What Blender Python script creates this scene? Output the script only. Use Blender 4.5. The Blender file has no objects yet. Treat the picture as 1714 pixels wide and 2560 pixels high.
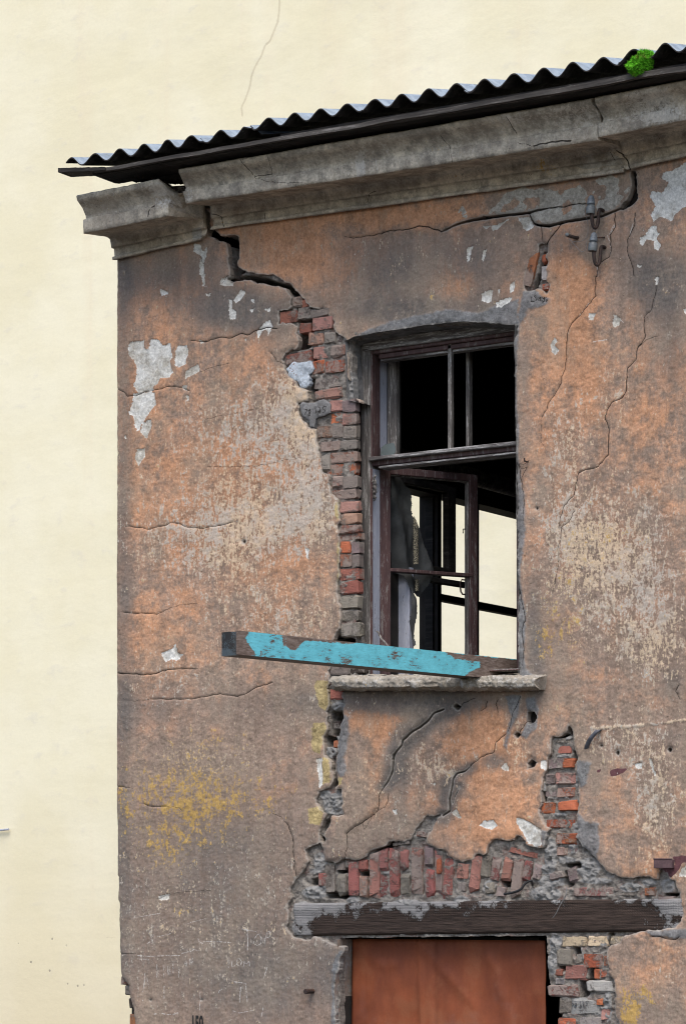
import bpy, bmesh, math, random
import numpy as np
from mathutils import Vector

S = bpy.context.scene
COL = S.collection
rnd = random.Random(7)
R = math.radians

# ------------------------------------------------------------------ camera, sky, sun, exposure
F = 6500.0                 # focal length in image pixels (photo 1714 x 2560)
CX, HY = 857.0, 2250.0     # principal point, eye level
TH = R(33.0)
D0 = 13.5
EYE = 2.6
RIGHT = np.array([math.cos(TH), math.sin(TH), 0.0])
FWD = np.array([-math.sin(TH), math.cos(TH), 0.0])
CAM = np.array([0.0, 0.0, EYE]) - D0 * FWD

cd = bpy.data.cameras.new('camera'); cam = bpy.data.objects.new('camera', cd); COL.objects.link(cam)
cam.location = CAM; cam.rotation_euler = (R(90), 0, TH)
cd.sensor_fit = 'HORIZONTAL'; cd.sensor_width = 36.0; cd.lens = F * 36.0 / 1714.0
cd.shift_y = (HY - 1280.0) / 1714.0
cd.clip_start = 0.1; cd.clip_end = 500
S.camera = cam

SUN_EL, SUN_AZ = R(58), R(28)     # azimuth measured from -Y (towards the viewer) to the right
w = bpy.data.worlds.new('World'); S.world = w; w.use_nodes = True
nt = w.node_tree; nt.nodes.clear()
sky = nt.nodes.new('ShaderNodeTexSky'); sky.sky_type = 'NISHITA'; sky.sun_disc = False
sky.sun_elevation = SUN_EL; sky.sun_rotation = R(180) - SUN_AZ
sky.air_density = 1.0; sky.dust_density = 2.5; sky.ozone_density = 1.0
bg = nt.nodes.new('ShaderNodeBackground'); bg.inputs['Strength'].default_value = 0.13
wo = nt.nodes.new('ShaderNodeOutputWorld')
nt.links.new(sky.outputs[0], bg.inputs[0]); nt.links.new(bg.outputs[0], wo.inputs[0])
sl = bpy.data.lights.new('sun', 'SUN'); sl.energy = 1.45; sl.angle = R(40); sl.color = (1.0, 0.95, 0.88)
sun = bpy.data.objects.new('sun', sl); COL.objects.link(sun)
sdir = Vector((math.sin(SUN_AZ) * math.cos(SUN_EL), -math.cos(SUN_AZ) * math.cos(SUN_EL), math.sin(SUN_EL)))
sun.rotation_euler = sdir.to_track_quat('Z', 'Y').to_euler(); sun.location = (0, -8, 20)
S.view_settings.view_transform = 'Standard'; S.view_settings.look = 'None'
S.view_settings.exposure = 0.95; S.view_settings.gamma = 1.0; S.view_settings.use_curve_mapping = False
S.render.engine = 'CYCLES'
S.cycles.use_denoising = True
S.cycles.max_bounces = 6
S.cycles.filter_width = 1.05

# ------------------------------------------------------------------ image coordinate helpers
K8 = 857.0 / 1568.0; K6 = 643.0 / 1568.0; KD = 1714.0 / 1568.0
CROP = {0: (0, 0, 1.0), 1: (100, 50, K8), 2: (857, 50, K8), 3: (857, 690, K8), 4: (200, 690, K8), 5: (857, 1130, K8),
         6: (200, 1330, K8), 7: (200, 1920, K8), 8: (700, 1700, K6), 9: (1071, 1700, K6), 10: (700, 2080, K6),
         11: (1071, 2080, K6), 12: (880, 1150, 430 / 1568.0), 13: (880, 820, 420 / 1568.0), 14: (130, 380, 490 / 1568.0),
         15: (290, 2280, 430 / 1568.0), 16: (1270, 540, 130 / 1384.0), 17: (1380, 470, 160 / 1568.0),
         18: (1500, 90, 214 / 1568.0), 19: (740, 990, 110 / 1568.0), 20: (1290, 700, 110 / 1568.0), 99: (0, 0, KD)}  # image crops: pixel offset and scale of each

def q(k, *v):
    """image crop coordinates -> list of image pixel points"""
    ox, oy, s = CROP[k]
    return [(ox + v[i] * s, oy + v[i + 1] * s) for i in range(0, len(v), 2)]

def hit(px, py, p0, n):
    px = np.asarray(px, float); py = np.asarray(py, float)
    d = (FWD[:, None] * F + RIGHT[:, None] * (px.ravel() - CX) + np.array([0, 0, 1.0])[:, None] * (HY - py.ravel()))
    t = np.dot(np.asarray(p0, float) - CAM, n) / (np.asarray(n, float) @ d)
    return (CAM[:, None] + d * t).T

def onY(px, py, y=0.0):
    return hit(px, py, (0, y, 0), np.array([0, 1.0, 0]))

def P(px, py, y=0.0):
    return Vector(onY([px], [py], y)[0])

def proj(X, Y, Z):
    rx = X - CAM[0]; ry = Y - CAM[1]
    dep = rx * FWD[0] + ry * FWD[1]
    return CX + F * (rx * RIGHT[0] + ry * RIGHT[1]) / dep, HY - F * (Z - EYE) / dep

PXM = 1 / 481.0     # one image pixel in metres at the wall

# ------------------------------------------------------------------ numpy noise and distance fields
def vnoise(x, y, seed):
    xi = np.floor(x).astype(np.int64); yi = np.floor(y).astype(np.int64)
    fx = x - xi; fy = y - yi
    def h(a, b):
        n = (a * 374761393 + b * 668265263 + seed * 974634777) & 0xFFFFFFFF
        n = ((n ^ (n >> 13)) * 1274126177) & 0xFFFFFFFF
        return ((n ^ (n >> 16)) & 0xFFFF) / 65535.0
    u = fx * fx * (3 - 2 * fx); v = fy * fy * (3 - 2 * fy)
    a = h(xi, yi); b = h(xi + 1, yi); c = h(xi, yi + 1); d = h(xi + 1, yi + 1)
    return (a + (b - a) * u) * (1 - v) + (c + (d - c) * u) * v

def fbm(x, y, seed=0, octv=4, gain=0.5):
    s = 0.0; a = 1.0; t = 0.0
    for i in range(octv):
        s = s + a * vnoise(x, y, seed + i * 17); t += a
        x, y = (0.8 * x - 0.6 * y) * 2.03, (0.6 * x + 0.8 * y) * 2.03
        a *= gain
    return s / t - 0.5     # about -0.5 .. 0.5

def poly_sd(px, py, poly, margin=25.0):
    """signed distance (positive inside), -margin far away"""
    out = np.full(px.shape, -margin)
    pts = np.asarray(poly, float)
    m = ((px > pts[:, 0].min() - margin) & (px < pts[:, 0].max() + margin) &
         (py > pts[:, 1].min() - margin) & (py < pts[:, 1].max() + margin))
    if not m.any(): return out
    x = px[m]; y = py[m]
    d2 = np.full(x.shape, 1e9); ins = np.zeros(x.shape, bool)
    n = len(pts)
    for i in range(n):
        ax, ay = pts[i]; bx, by = pts[(i + 1) % n]
        ex, ey = bx - ax, by - ay
        L = ex * ex + ey * ey + 1e-9
        t = np.clip(((x - ax) * ex + (y - ay) * ey) / L, 0, 1)
        d2 = np.minimum(d2, (x - ax - t * ex) ** 2 + (y - ay - t * ey) ** 2)
        if ay != by:
            c = ((ay > y) != (by > y)) & (x < ex * (y - ay) / ey + ax)
            ins ^= c
    d = np.sqrt(d2)
    out[m] = np.maximum(np.where(ins, d, -d), -margin)
    return out

def union_sd(px, py, polys, margin=25.0):
    o = np.full(px.shape, -margin)
    for p in polys: np.maximum(o, poly_sd(px, py, p, margin), out=o)
    return o

def lines_vec(px, py, lines, margin=14.0):
    """vector to the nearest crack point plus its half width (image pixels)"""
    vx = np.full(px.shape, 400.0); vy = np.full(px.shape, 400.0); ww = np.full(px.shape, 0.3); best = np.full(px.shape, 1e9)
    for pts, w0, w1 in lines:
        pts = np.asarray(pts, float)
        m = ((px > pts[:, 0].min() - margin) & (px < pts[:, 0].max() + margin) &
             (py > pts[:, 1].min() - margin) & (py < pts[:, 1].max() + margin))
        idx = np.nonzero(m)
        if not idx[0].size: continue
        x = px[idx]; y = py[idx]
        n = len(pts) - 1
        for i in range(n):
            ax, ay = pts[i]; bx, by = pts[i + 1]
            ex, ey = bx - ax, by - ay
            L = ex * ex + ey * ey + 1e-9
            t = np.clip(((x - ax) * ex + (y - ay) * ey) / L, 0, 1)
            qx = ax + t * ex - x; qy = ay + t * ey - y
            dd = qx * qx + qy * qy
            b = best[idx]; k = dd < b
            if not k.any(): continue
            sub = tuple(a[k] for a in idx)
            best[sub] = dd[k]; vx[sub] = qx[k]; vy[sub] = qy[k]
            f = (i + t[k]) / n
            ww[sub] = w0 + (w1 - w0) * f
    return vx, vy, ww

def jag(pts, amp=3.0, step=9.0, seed=1):
    """break a line of image pixel points into an irregular one"""
    r = random.Random(seed + int(pts[0][0] * 7 + pts[0][1])); out = []
    for (ax, ay), (bx, by) in zip(pts[:-1], pts[1:]):
        L = math.hypot(bx - ax, by - ay); n = max(1, int(L / step))
        for i in range(n):
            t = i / n; a = amp if i else 0
            nx, ny = -(by - ay) / (L + 1e-6), (bx - ax) / (L + 1e-6)
            o = r.uniform(-a, a)
            out.append((ax + (bx - ax) * t + nx * o, ay + (by - ay) * t + ny * o))
    out.append(pts[-1]); return out

def blobs(px, py, lst, base=0.0):
    o = np.full(px.shape, float(base))
    for (x, y, rx, ry, wgt) in lst:
        x *= KD; y *= KD; rx *= KD; ry *= KD
        o += wgt * np.exp(-(((px - x) / rx) ** 2 + ((py - y) / ry) ** 2))
    return o

# ------------------------------------------------------------------ object helpers
def link(o, parent=None):
    COL.objects.link(o)
    if parent is not None: o.parent = parent
    return o

def tag(o, label=None, cat=None, group=None, kind=None):
    if label: o['label'] = label
    if cat: o['category'] = cat
    if group: o['group'] = group
    if kind: o['kind'] = kind
    return o

def empty(name, loc=(0, 0, 0)):
    o = bpy.data.objects.new(name, None); o.empty_display_size = 0.2; o.location = loc
    return link(o)

def mesh_np(name, co, faces, material, parent=None, attrs=None, smooth=True, sharp_from=None, origin=None):
    """co (n,3); faces: list of int arrays of equal polygon size"""
    me = bpy.data.meshes.new(name)
    co = np.asarray(co, np.float32)
    groups = [np.asarray(f, np.int32) for f in faces if len(f)]
    nl = sum(g.size for g in groups); nf = sum(len(g) for g in groups)
    me.vertices.add(len(co)); me.loops.add(nl); me.polygons.add(nf)
    if origin is not None: co = co - np.asarray(origin, np.float32)
    me.vertices.foreach_set('co', co.ravel())
    me.loops.foreach_set('vertex_index', np.concatenate([g.ravel() for g in groups]))
    tot = np.concatenate([np.full(len(g), g.shape[1], np.int32) for g in groups])
    st = np.concatenate([[0], np.cumsum(tot)[:-1]]).astype(np.int32)
    me.polygons.foreach_set('loop_start', st); me.polygons.foreach_set('loop_total', tot)
    me.polygons.foreach_set('use_smooth', np.full(nf, smooth, bool))
    if attrs:
        for k, v in attrs.items():
            a = me.attributes.new(k, 'FLOAT_VECTOR', 'POINT')
            a.data.foreach_set('vector', np.asarray(v, np.float32).ravel())
    me.update(calc_edges=True); me.validate()
    me.materials.append(material)
    o = bpy.data.objects.new(name, me)
    if origin is not None: o.location = origin
    return link(o, parent)

class MB:
    """collects boxes, bars, tubes and lathes into one mesh"""
    def __init__(self): self.v = []; self.f = []
    def add(self, vs, fs):
        b = len(self.v); self.v += [tuple(v) for v in vs]; self.f += [tuple(i + b for i in f) for f in fs]; return self
    def hexa(self, a):      # eight corners: bottom four ccw, top four
        return self.add(a, [(3, 2, 1, 0), (4, 5, 6, 7), (0, 1, 5, 4), (1, 2, 6, 5), (2, 3, 7, 6), (3, 0, 4, 7)])
    def box(self, x0, x1, y0, y1, z0, z1):
        return self.hexa([(x0, y0, z0), (x1, y0, z0), (x1, y1, z0), (x0, y1, z0), (x0, y0, z1), (x1, y0, z1), (x1, y1, z1), (x0, y1, z1)])
    def tube(self, pts, rad, n=10, cap=True):
        pts = [Vector(p) for p in pts]; rings = []
        up = Vector((0.13, 0.31, 0.94))
        rr = rad if isinstance(rad, (list, tuple)) else [rad] * len(pts)
        for i, p in enumerate(pts):
            t = (pts[min(i + 1, len(pts) - 1)] - pts[max(i - 1, 0)]).normalized()
            a = t.cross(up).normalized(); b = t.cross(a).normalized()
            rings.append([p + (a * math.cos(2 * math.pi * k / n) + b * math.sin(2 * math.pi * k / n)) * rr[i] for k in range(n)])
        vs = [v for r_ in rings for v in r_]; fs = []
        for i in range(len(pts) - 1):
            for k in range(n):
                fs.append((i * n + k, i * n + (k + 1) % n, (i + 1) * n + (k + 1) % n, (i + 1) * n + k))
        if cap:
            fs.append(tuple(range(n - 1, -1, -1))); fs.append(tuple((len(pts) - 1) * n + k for k in range(n)))
        return self.add(vs, fs)
    def build(self, name, material, parent=None, bevel=0.0, smooth=False, origin=None, segs=1):
        me = bpy.data.meshes.new(name); me.from_pydata(self.v, [], self.f)
        bm = bmesh.new(); bm.from_mesh(me)
        bmesh.ops.recalc_face_normals(bm, faces=bm.faces)
        if bevel: bmesh.ops.bevel(bm, geom=list(bm.edges), offset=bevel, segments=segs, affect='EDGES', clamp_overlap=True)
        if smooth:
            for f in bm.faces: f.smooth = True
        if origin is not None: bmesh.ops.translate(bm, verts=bm.verts, vec=-Vector(origin))
        bm.to_mesh(me); bm.free()
        if smooth: me.shade_smooth() if hasattr(me, 'shade_smooth') else None
        me.materials.append(material)
        o = bpy.data.objects.new(name, me)
        if origin is not None: o.location = origin
        return link(o, parent)

def relief(name, xs, zs, fields, material, parent=None, skirt=0.03, snap=True):
    """height-field sheet on the wall: fields(X, Z, px, py) -> keep (image pixels), y, attrs; torn edges follow keep = 0"""
    X, Z = np.meshgrid(xs, zs)
    px, py = proj(X, np.zeros_like(X), Z)
    keep, yy, attrs = fields(X, Z, px, py)
    X0, Z0 = X.copy(), Z.copy()
    if snap:
        gz, gx = np.gradient(keep)
        dx = np.gradient(X, axis=1); dz = np.gradient(Z, axis=0)
        gX = gx / dx; gZ = gz / dz
        g2 = gX ** 2 + gZ ** 2 + 1e-12
        mx = -keep * gX / g2; mz = -keep * gZ / g2
        ok = (np.abs(mx) < 0.55 * np.abs(dx)) & (np.abs(mz) < 0.55 * np.abs(dz)) & (keep < 6) & (keep > -6)
        X[ok] += mx[ok]; Z[ok] += mz[ok]; keep = np.where(ok, 0.0, keep)
    ny, nx = X.shape
    idx = np.arange(nx * ny).reshape(ny, nx)
    quad = np.stack([idx[:-1, :-1], idx[:-1, 1:], idx[1:, 1:], idx[1:, :-1]], -1).reshape(-1, 4)
    k = keep.ravel() >= -1e-6
    allk = k[quad].all(1) & (keep.ravel()[quad].max(1) > 0)
    three = (~allk) & (k[quad].sum(1) == 3) & (keep.ravel()[quad].max(1) > 0)
    tri = []
    qt = quad[three]
    if len(qt):
        kk = k[qt]; miss = np.argmin(kk, 1)
        tri = np.stack([qt[np.arange(len(qt)), (miss + j) % 4] for j in (1, 2, 3)], 1)
    quad = quad[allk]
    used = np.zeros(nx * ny, bool); used[quad.ravel()] = True
    if len(tri): used[tri.ravel()] = True
    remap = np.cumsum(used) - 1
    quad = remap[quad]; tri = remap[tri] if len(tri) else np.zeros((0, 3), int)
    co = np.stack([X.ravel(), yy.ravel(), Z.ravel()], 1)[used]
    at = {n: np.stack([c.ravel() for c in v], 1)[used] for n, v in attrs.items()}
    faces = [quad, tri]
    if skirt:
        e = np.concatenate([quad[:, [0, 1]], quad[:, [1, 2]], quad[:, [2, 3]], quad[:, [3, 0]]] +
                           ([tri[:, [0, 1]], tri[:, [1, 2]], tri[:, [2, 0]]] if len(tri) else []))
        key = np.sort(e, 1); key = key[:, 0].astype(np.int64) * len(co) + key[:, 1]
        u, inv, cnt = np.unique(key, return_inverse=True, return_counts=True)
        be = e[cnt[inv] == 1]
        n0 = len(co); m = len(be)
        a = co[be[:, 0]]; b = co[be[:, 1]]
        a2 = a.copy(); b2 = b.copy(); a2[:, 1] += skirt; b2[:, 1] += skirt
        co = np.concatenate([co, a, b, b2, a2])
        for n in at: at[n] = np.concatenate([at[n], at[n][be[:, 0]], at[n][be[:, 1]], at[n][be[:, 1]], at[n][be[:, 0]]])
        i = np.arange(m)
        faces.append(np.stack([n0 + m + i, n0 + i, n0 + 3 * m + i, n0 + 2 * m + i], 1))
    return mesh_np(name, co, faces, material, parent, at)

# ------------------------------------------------------------------ material helpers
class M:
    def __init__(self, name, rough=0.9, spec=0.25):
        self.m = bpy.data.materials.new(name); self.m.use_nodes = True
        self.t = self.m.node_tree; self.t.nodes.clear()
        self.o = self.t.nodes.new('ShaderNodeOutputMaterial')
        self.b = self.t.nodes.new('ShaderNodeBsdfPrincipled')
        self.t.links.new(self.b.outputs[0], self.o.inputs[0])
        self.b.inputs['Roughness'].default_value = rough
        self.b.inputs['Specular IOR Level'].default_value = spec
        self.co = self.t.nodes.new('ShaderNodeTexCoord').outputs['Object']
    def set(self, sock, v):
        if isinstance(v, bpy.types.NodeSocket): self.t.links.new(v, sock)
        elif isinstance(v, tuple) and sock.type == 'RGBA': sock.default_value = (*v[:3], 1)
        else: sock.default_value = v
    def map(self, s, vec=None, loc=(0, 0, 0), rot=(0, 0, 0)):
        n = self.t.nodes.new('ShaderNodeMapping'); self.set(n.inputs['Vector'], vec or self.co)
        n.inputs['Scale'].default_value = s; n.inputs['Location'].default_value = loc; n.inputs['Rotation'].default_value = rot
        return n.outputs[0]
    def noise(self, scale, detail=5, rough=0.6, vec=None, dist=0.0):
        n = self.t.nodes.new('ShaderNodeTexNoise'); self.set(n.inputs['Vector'], vec or self.co)
        n.inputs['Scale'].default_value = scale; n.inputs['Detail'].default_value = detail
        n.inputs['Roughness'].default_value = rough; n.inputs['Distortion'].default_value = dist
        return n.outputs[0]
    def voro(self, scale, vec=None, feature='F1'):
        n = self.t.nodes.new('ShaderNodeTexVoronoi'); self.set(n.inputs['Vector'], vec or self.co)
        n.feature = feature; n.inputs['Scale'].default_value = scale
        return n.outputs[0]
    def wave(self, scale, vec=None, direction='X', dist=0.0):
        n = self.t.nodes.new('ShaderNodeTexWave'); self.set(n.inputs['Vector'], vec or self.co)
        n.bands_direction = direction; n.inputs['Scale'].default_value = scale; n.inputs['Distortion'].default_value = dist
        return n.outputs[1]
    def math(self, op, a, b=None, c=None):
        n = self.t.nodes.new('ShaderNodeMath'); n.operation = op
        self.set(n.inputs[0], a)
        if b is not None: self.set(n.inputs[1], b)
        if c is not None: self.set(n.inputs[2], c)
        return n.outputs[0]
    def add(self, *a):
        r_ = a[0]
        for x in a[1:]: r_ = self.math('ADD', r_, x)
        return r_
    def mul(self, a, b): return self.math('MULTIPLY', a, b)
    def lin(self, v, k, c=0.5): return self.math('MULTIPLY', self.math('SUBTRACT', v, c), k)
    def step(self, v, lo, hi):
        n = self.t.nodes.new('ShaderNodeMapRange'); n.interpolation_type = 'SMOOTHSTEP'
        self.set(n.inputs[0], v); self.set(n.inputs[1], lo); self.set(n.inputs[2], hi)
        return n.outputs[0]
    def mix(self, f, a, b, mode='MIX'):
        n = self.t.nodes.new('ShaderNodeMix'); n.data_type = 'RGBA'; n.blend_type = mode; n.clamp_factor = True
        self.set(n.inputs[0], f); self.set(n.inputs[6], a); self.set(n.inputs[7], b)
        return n.outputs[2]
    def gain(self, col, v):     # colour times a scalar socket
        n = self.t.nodes.new('ShaderNodeVectorMath'); n.operation = 'SCALE'
        self.set(n.inputs[0], col); self.set(n.inputs[3], v)
        return n.outputs[0]
    def attr(self, name):
        n = self.t.nodes.new('ShaderNodeAttribute'); n.attribute_name = name
        s = self.t.nodes.new('ShaderNodeSeparateXYZ'); self.t.links.new(n.outputs['Vector'], s.inputs[0])
        return s.outputs[0], s.outputs[1], s.outputs[2]
    def objinfo(self):
        n = self.t.nodes.new('ShaderNodeObjectInfo'); return n.outputs['Color'], n.outputs['Random']
    def out(self, col, bump=None, dist=0.003, strength=0.6, rough=None):
        self.set(self.b.inputs['Base Color'], col)
        if rough is not None: self.set(self.b.inputs['Roughness'], rough)
        if bump is not None:
            n = self.t.nodes.new('ShaderNodeBump'); n.inputs['Distance'].default_value = dist; n.inputs['Strength'].default_value = strength
            self.set(n.inputs['Height'], bump); self.t.links.new(n.outputs[0], self.b.inputs['Normal'])
        return self.m

def wall_material(name, base_a, base_b, pale_a, pale_b, soot, flake, cement, streaky=1.0, palegain=1.0):
    m = M(name, 0.92, 0.15)
    ao, ap, as_ = m.attr('A'); bl, bf, bc = m.attr('B'); cx, cz, cw = m.attr('C'); kx, kz, kw = m.attr('K'); em, ec, ew = m.attr('E')
    big = m.noise(2.3, 6, 0.62); mid = m.noise(14, 8, 0.7); fine = m.noise(62, 7, 0.72); grain = m.noise(150, 4, 0.75)
    strk = m.noise(52, 7, 0.7, m.map((1.0, 1.0, 0.28)))
    speck = m.noise(95, 4, 0.65, m.map((1, 1, 0.7), loc=(5, 0, 3)))
    fo = m.step(m.add(ao, m.lin(big, 1.3), m.lin(strk, 0.9 * streaky), m.lin(mid, 1.5), m.lin(fine, 0.4), m.lin(m.noise(6.5, 6, 0.62, m.map((1, 1, .8), loc=(2, 4, 6))), 1.2)), 0.16, 0.84)
    col = m.mix(fo, base_a, base_b)
    col = m.gain(col, m.add(0.60, m.mul(m.step(mid, 0.25, 0.75), 0.5), m.mul(m.step(fine, 0.3, 0.7), 0.3)))
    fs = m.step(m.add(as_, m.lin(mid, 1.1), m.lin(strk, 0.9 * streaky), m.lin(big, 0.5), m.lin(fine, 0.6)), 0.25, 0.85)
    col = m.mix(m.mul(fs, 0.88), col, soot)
    runs = m.noise(20, 5, 0.6, m.map((1, 1, 0.06), loc=(4, 4, 1)))
    col = m.gain(col, m.add(0.90, m.mul(m.step(m.add(runs, m.lin(big, .9), m.lin(mid, .5)), 0.3, 0.7), 0.2)))
    # faded greyish-pink bloom over large soft areas
    bloom = m.step(m.add(m.noise(4.5, 7, 0.66, m.map((1, 1, 0.7), loc=(3, 1, 7))), m.lin(strk, 0.5), m.lin(fine, 0.35)), 0.44, 0.66)
    col = m.mix(m.mul(bloom, 0.45), col, m.mix(mid, (0.22, 0.178, 0.138), (0.40, 0.325, 0.245)))
    # thin worn limewash, brushed off in vertical scuffs
    pv = m.add(m.mul(ap, 0.9), m.lin(strk, 1.5 * streaky), m.lin(mid, 1.1), m.lin(fine, 0.9), m.lin(speck, 0.5))
    fp = m.step(pv, 0.48, 0.59)
    pale = m.mix(m.step(m.add(big, m.lin(mid, 0.8)), 0.4, 0.6), pale_a, pale_b)
    pale = m.gain(pale, m.add(0.75, m.mul(fine, 0.5)))
    col = m.mix(m.mul(fp, 0.8 * palegain), col, pale)
    lv = m.step(m.add(m.mul(bl, 0.8), m.lin(mid, 2.2), m.lin(fine, 1.8), m.lin(strk, 1.8)), 0.46, 0.72)
    col = m.mix(m.mul(lv, 0.85), col, m.mix(mid, (0.30, 0.19, 0.06), (0.56, 0.36, 0.10)))
    fc = m.mul(m.step(m.add(bc, m.lin(mid, 0.035), m.lin(fine, 0.03)), -0.006, 0.009), 0.9)
    col = m.mix(fc, col, m.gain(m.mix(big, cement, tuple(1.35 * v for v in cement)), m.add(0.35, m.mul(m.step(mid, 0.25, 0.75), 0.9), m.mul(m.step(fine, .3, .7), 0.55))))
    fm = m.step(m.add(em, m.lin(mid, 0.012), m.lin(fine, 0.012)), -0.001, 0.001)
    col = m.mix(fm, col, (0.11, 0.05, 0.055))
    fcr = m.step(m.add(ec, m.lin(mid, 0.03), m.lin(fine, 0.025)), -0.003, 0.004)
    col = m.mix(fcr, col, m.gain(m.mix(big, (0.42, 0.31, 0.13), (0.46, 0.38, 0.21)), m.add(0.2, m.mul(m.step(mid, .3, .7), 0.8), m.mul(m.step(fine, .3, .7), .4))))
    ff = m.step(m.add(bf, m.lin(fine, 0.022), m.lin(mid, 0.016), m.lin(speck, 0.01)), -0.0005, 0.0005)
    g0, g1, g2_ = m.attr('G')
    fg = m.step(m.add(g0, m.lin(fine, 0.5), m.lin(mid, 0.4)), 0.5, 0.53)
    col = m.mix(fg, col, m.gain(m.mix(m.step(mid, .3, .7), (0.27, 0.245, 0.205), (0.47, 0.44, 0.385)), m.add(0.7, m.mul(m.step(fine, .3, .7), 0.5))))
    chips = m.mul(m.step(m.add(m.noise(38, 5, 0.62, m.map((1, 1, 0.8), loc=(9, 2, 4))), m.mul(m.step(ap, .25, .7), 0.07)), 0.715, 0.73), 0.85)
    ff = m.math('MAXIMUM', ff, chips)
    fl = m.gain(m.mix(m.step(m.add(big, m.lin(mid, 0.8)), 0.38, 0.58), tuple(v * k for v, k in zip(flake, (.72, .68, .62))), flake), m.add(0.55, m.mul(m.step(mid, .25, .75), 0.3), m.mul(m.step(fine, .3, .7), 0.35)))
    col = m.mix(ff, col, fl)
    col = m.gain(col, m.add(0.77, m.mul(m.step(grain, 0.25, 0.75), 0.22), m.mul(m.step(speck, 0.3, 0.7), 0.24)))
    pit = m.step(m.noise(70, 3, 0.6, m.map((1, 1, 1), loc=(1, 8, 2))), 0.27, 0.33)
    col = m.gain(col, m.add(0.55, m.mul(pit, 0.45)))
    # chalk
    eg = m.step(m.add(ew, m.lin(fine, 1.2), m.lin(mid, 0.8)), 0.45, 0.75)
    col = m.mix(m.mul(eg, 0.6), col, m.mix(mid, (0.20, 0.18, 0.165), (0.44, 0.41, 0.36)))
    kd = m.math('SQRT', m.add(m.mul(kx, kx), m.mul(kz, kz)))
    fk = m.math('SUBTRACT', 1.0, m.step(kd, m.mul(kw, 0.4), m.mul(kw, 1.3)))
    fk = m.mul(fk, m.step(m.add(speck, m.lin(grain, 0.4)), 0.38, 0.6))
    col = m.mix(m.mul(fk, 0.75), col, (0.62, 0.6, 0.57))
    # shade inside hairline cracks, painted as near-black lines
    cdist = m.math('SQRT', m.add(m.mul(cx, cx), m.mul(cz, cz)))
    fk2 = m.math('SUBTRACT', 1.0, m.step(m.add(cdist, m.lin(fine, 0.003)), m.mul(cw, 0.5), m.mul(cw, 1.25)))
    col = m.mix(m.mul(fk2, 0.92), col, (0.022, 0.018, 0.015))
    h = m.add(m.mul(fine, 0.55), m.mul(grain, 0.2), m.mul(mid, 0.6), m.mul(fp, 0.12), m.mul(ff, -0.5), m.mul(fk2, -1.2), m.mul(pit, 0.5))
    return m.out(col, h, 0.0075, 0.75)

MAT = {}
MAT['plaster'] = wall_material('worn orange plaster', (0.275, 0.203, 0.158), (0.46, 0.245, 0.14), (0.56, 0.432, 0.30), (0.43, 0.395, 0.345),
                               (0.122, 0.113, 0.105), (0.66, 0.65, 0.61), (0.13, 0.133, 0.135))
MAT['stone'] = wall_material('grey cornice render', (0.33, 0.295, 0.245), (0.53, 0.47, 0.375), (0.60, 0.55, 0.47), (0.54, 0.52, 0.49),
                             (0.075, 0.07, 0.066), (0.42, 0.40, 0.36), (0.2, 0.2, 0.2), 0.7, 0.6)

def simple(name, c1, c2, scale=12, rough=0.85, bumpd=0.004, stretch=(1, 1, 1), spec=0.25, c3=None, grain=150, metallic=0.0, amt3=0.6):
    m = M(name, rough, spec)
    v = m.map(stretch)
    a = m.noise(scale, 8, 0.65, v); b = m.noise(grain, 5, 0.7, v)
    col = m.mix(m.step(a, 0.35, 0.65), c1, c2)
    if c3 is not None: col = m.mix(m.step(m.add(a, m.lin(b, 0.9), m.lin(m.noise(scale * 3, 4, 0.6, v), 0.8)), amt3, amt3 + 0.08), col, c3)
    col = m.gain(col, m.add(0.7, m.mul(b, 0.6)))
    m.b.inputs['Metallic'].default_value = metallic
    return m.out(col, m.add(a, m.mul(b, 0.6)), bumpd, 0.7)

def brick_material():
    m = M('weathered brick', 0.92, 0.15)
    oc, orr = m.objinfo()
    n = m.t.nodes.new('ShaderNodeVectorMath'); n.operation = 'ADD'
    geo = m.t.nodes.new('ShaderNodeNewGeometry')
    m.t.links.new(geo.outputs['Position'], n.inputs[0]); m.set(n.inputs[1], orr)
    v = n.outputs[0]
    mid = m.noise(26, 8, 0.66, v); fine = m.noise(130, 6, 0.7, v); big = m.noise(7, 5, 0.6, v)
    col = m.gain(oc, m.add(0.45, m.mul(mid, 0.8), m.mul(fine, 0.4)))
    grey = m.step(m.add(mid, m.lin(fine, 0.8), m.lin(big, 1.2), m.lin(orr, 0.35)), 0.44, 0.60)
    col = m.mix(m.mul(grey, 0.8), col, m.mix(fine, (0.17, 0.148, 0.13), (0.35, 0.31, 0.27)))
    dark = m.step(m.add(m.noise(17, 6, 0.6, v), m.lin(fine, 0.6)), 0.58, 0.68)
    col = m.mix(m.mul(dark, 0.65), col, (0.05, 0.04, 0.037))
    return m.out(col, m.add(mid, m.mul(fine, 0.7), m.mul(grey, 0.4)), 0.012, 0.9)
MAT['brick'] = brick_material()

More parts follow.
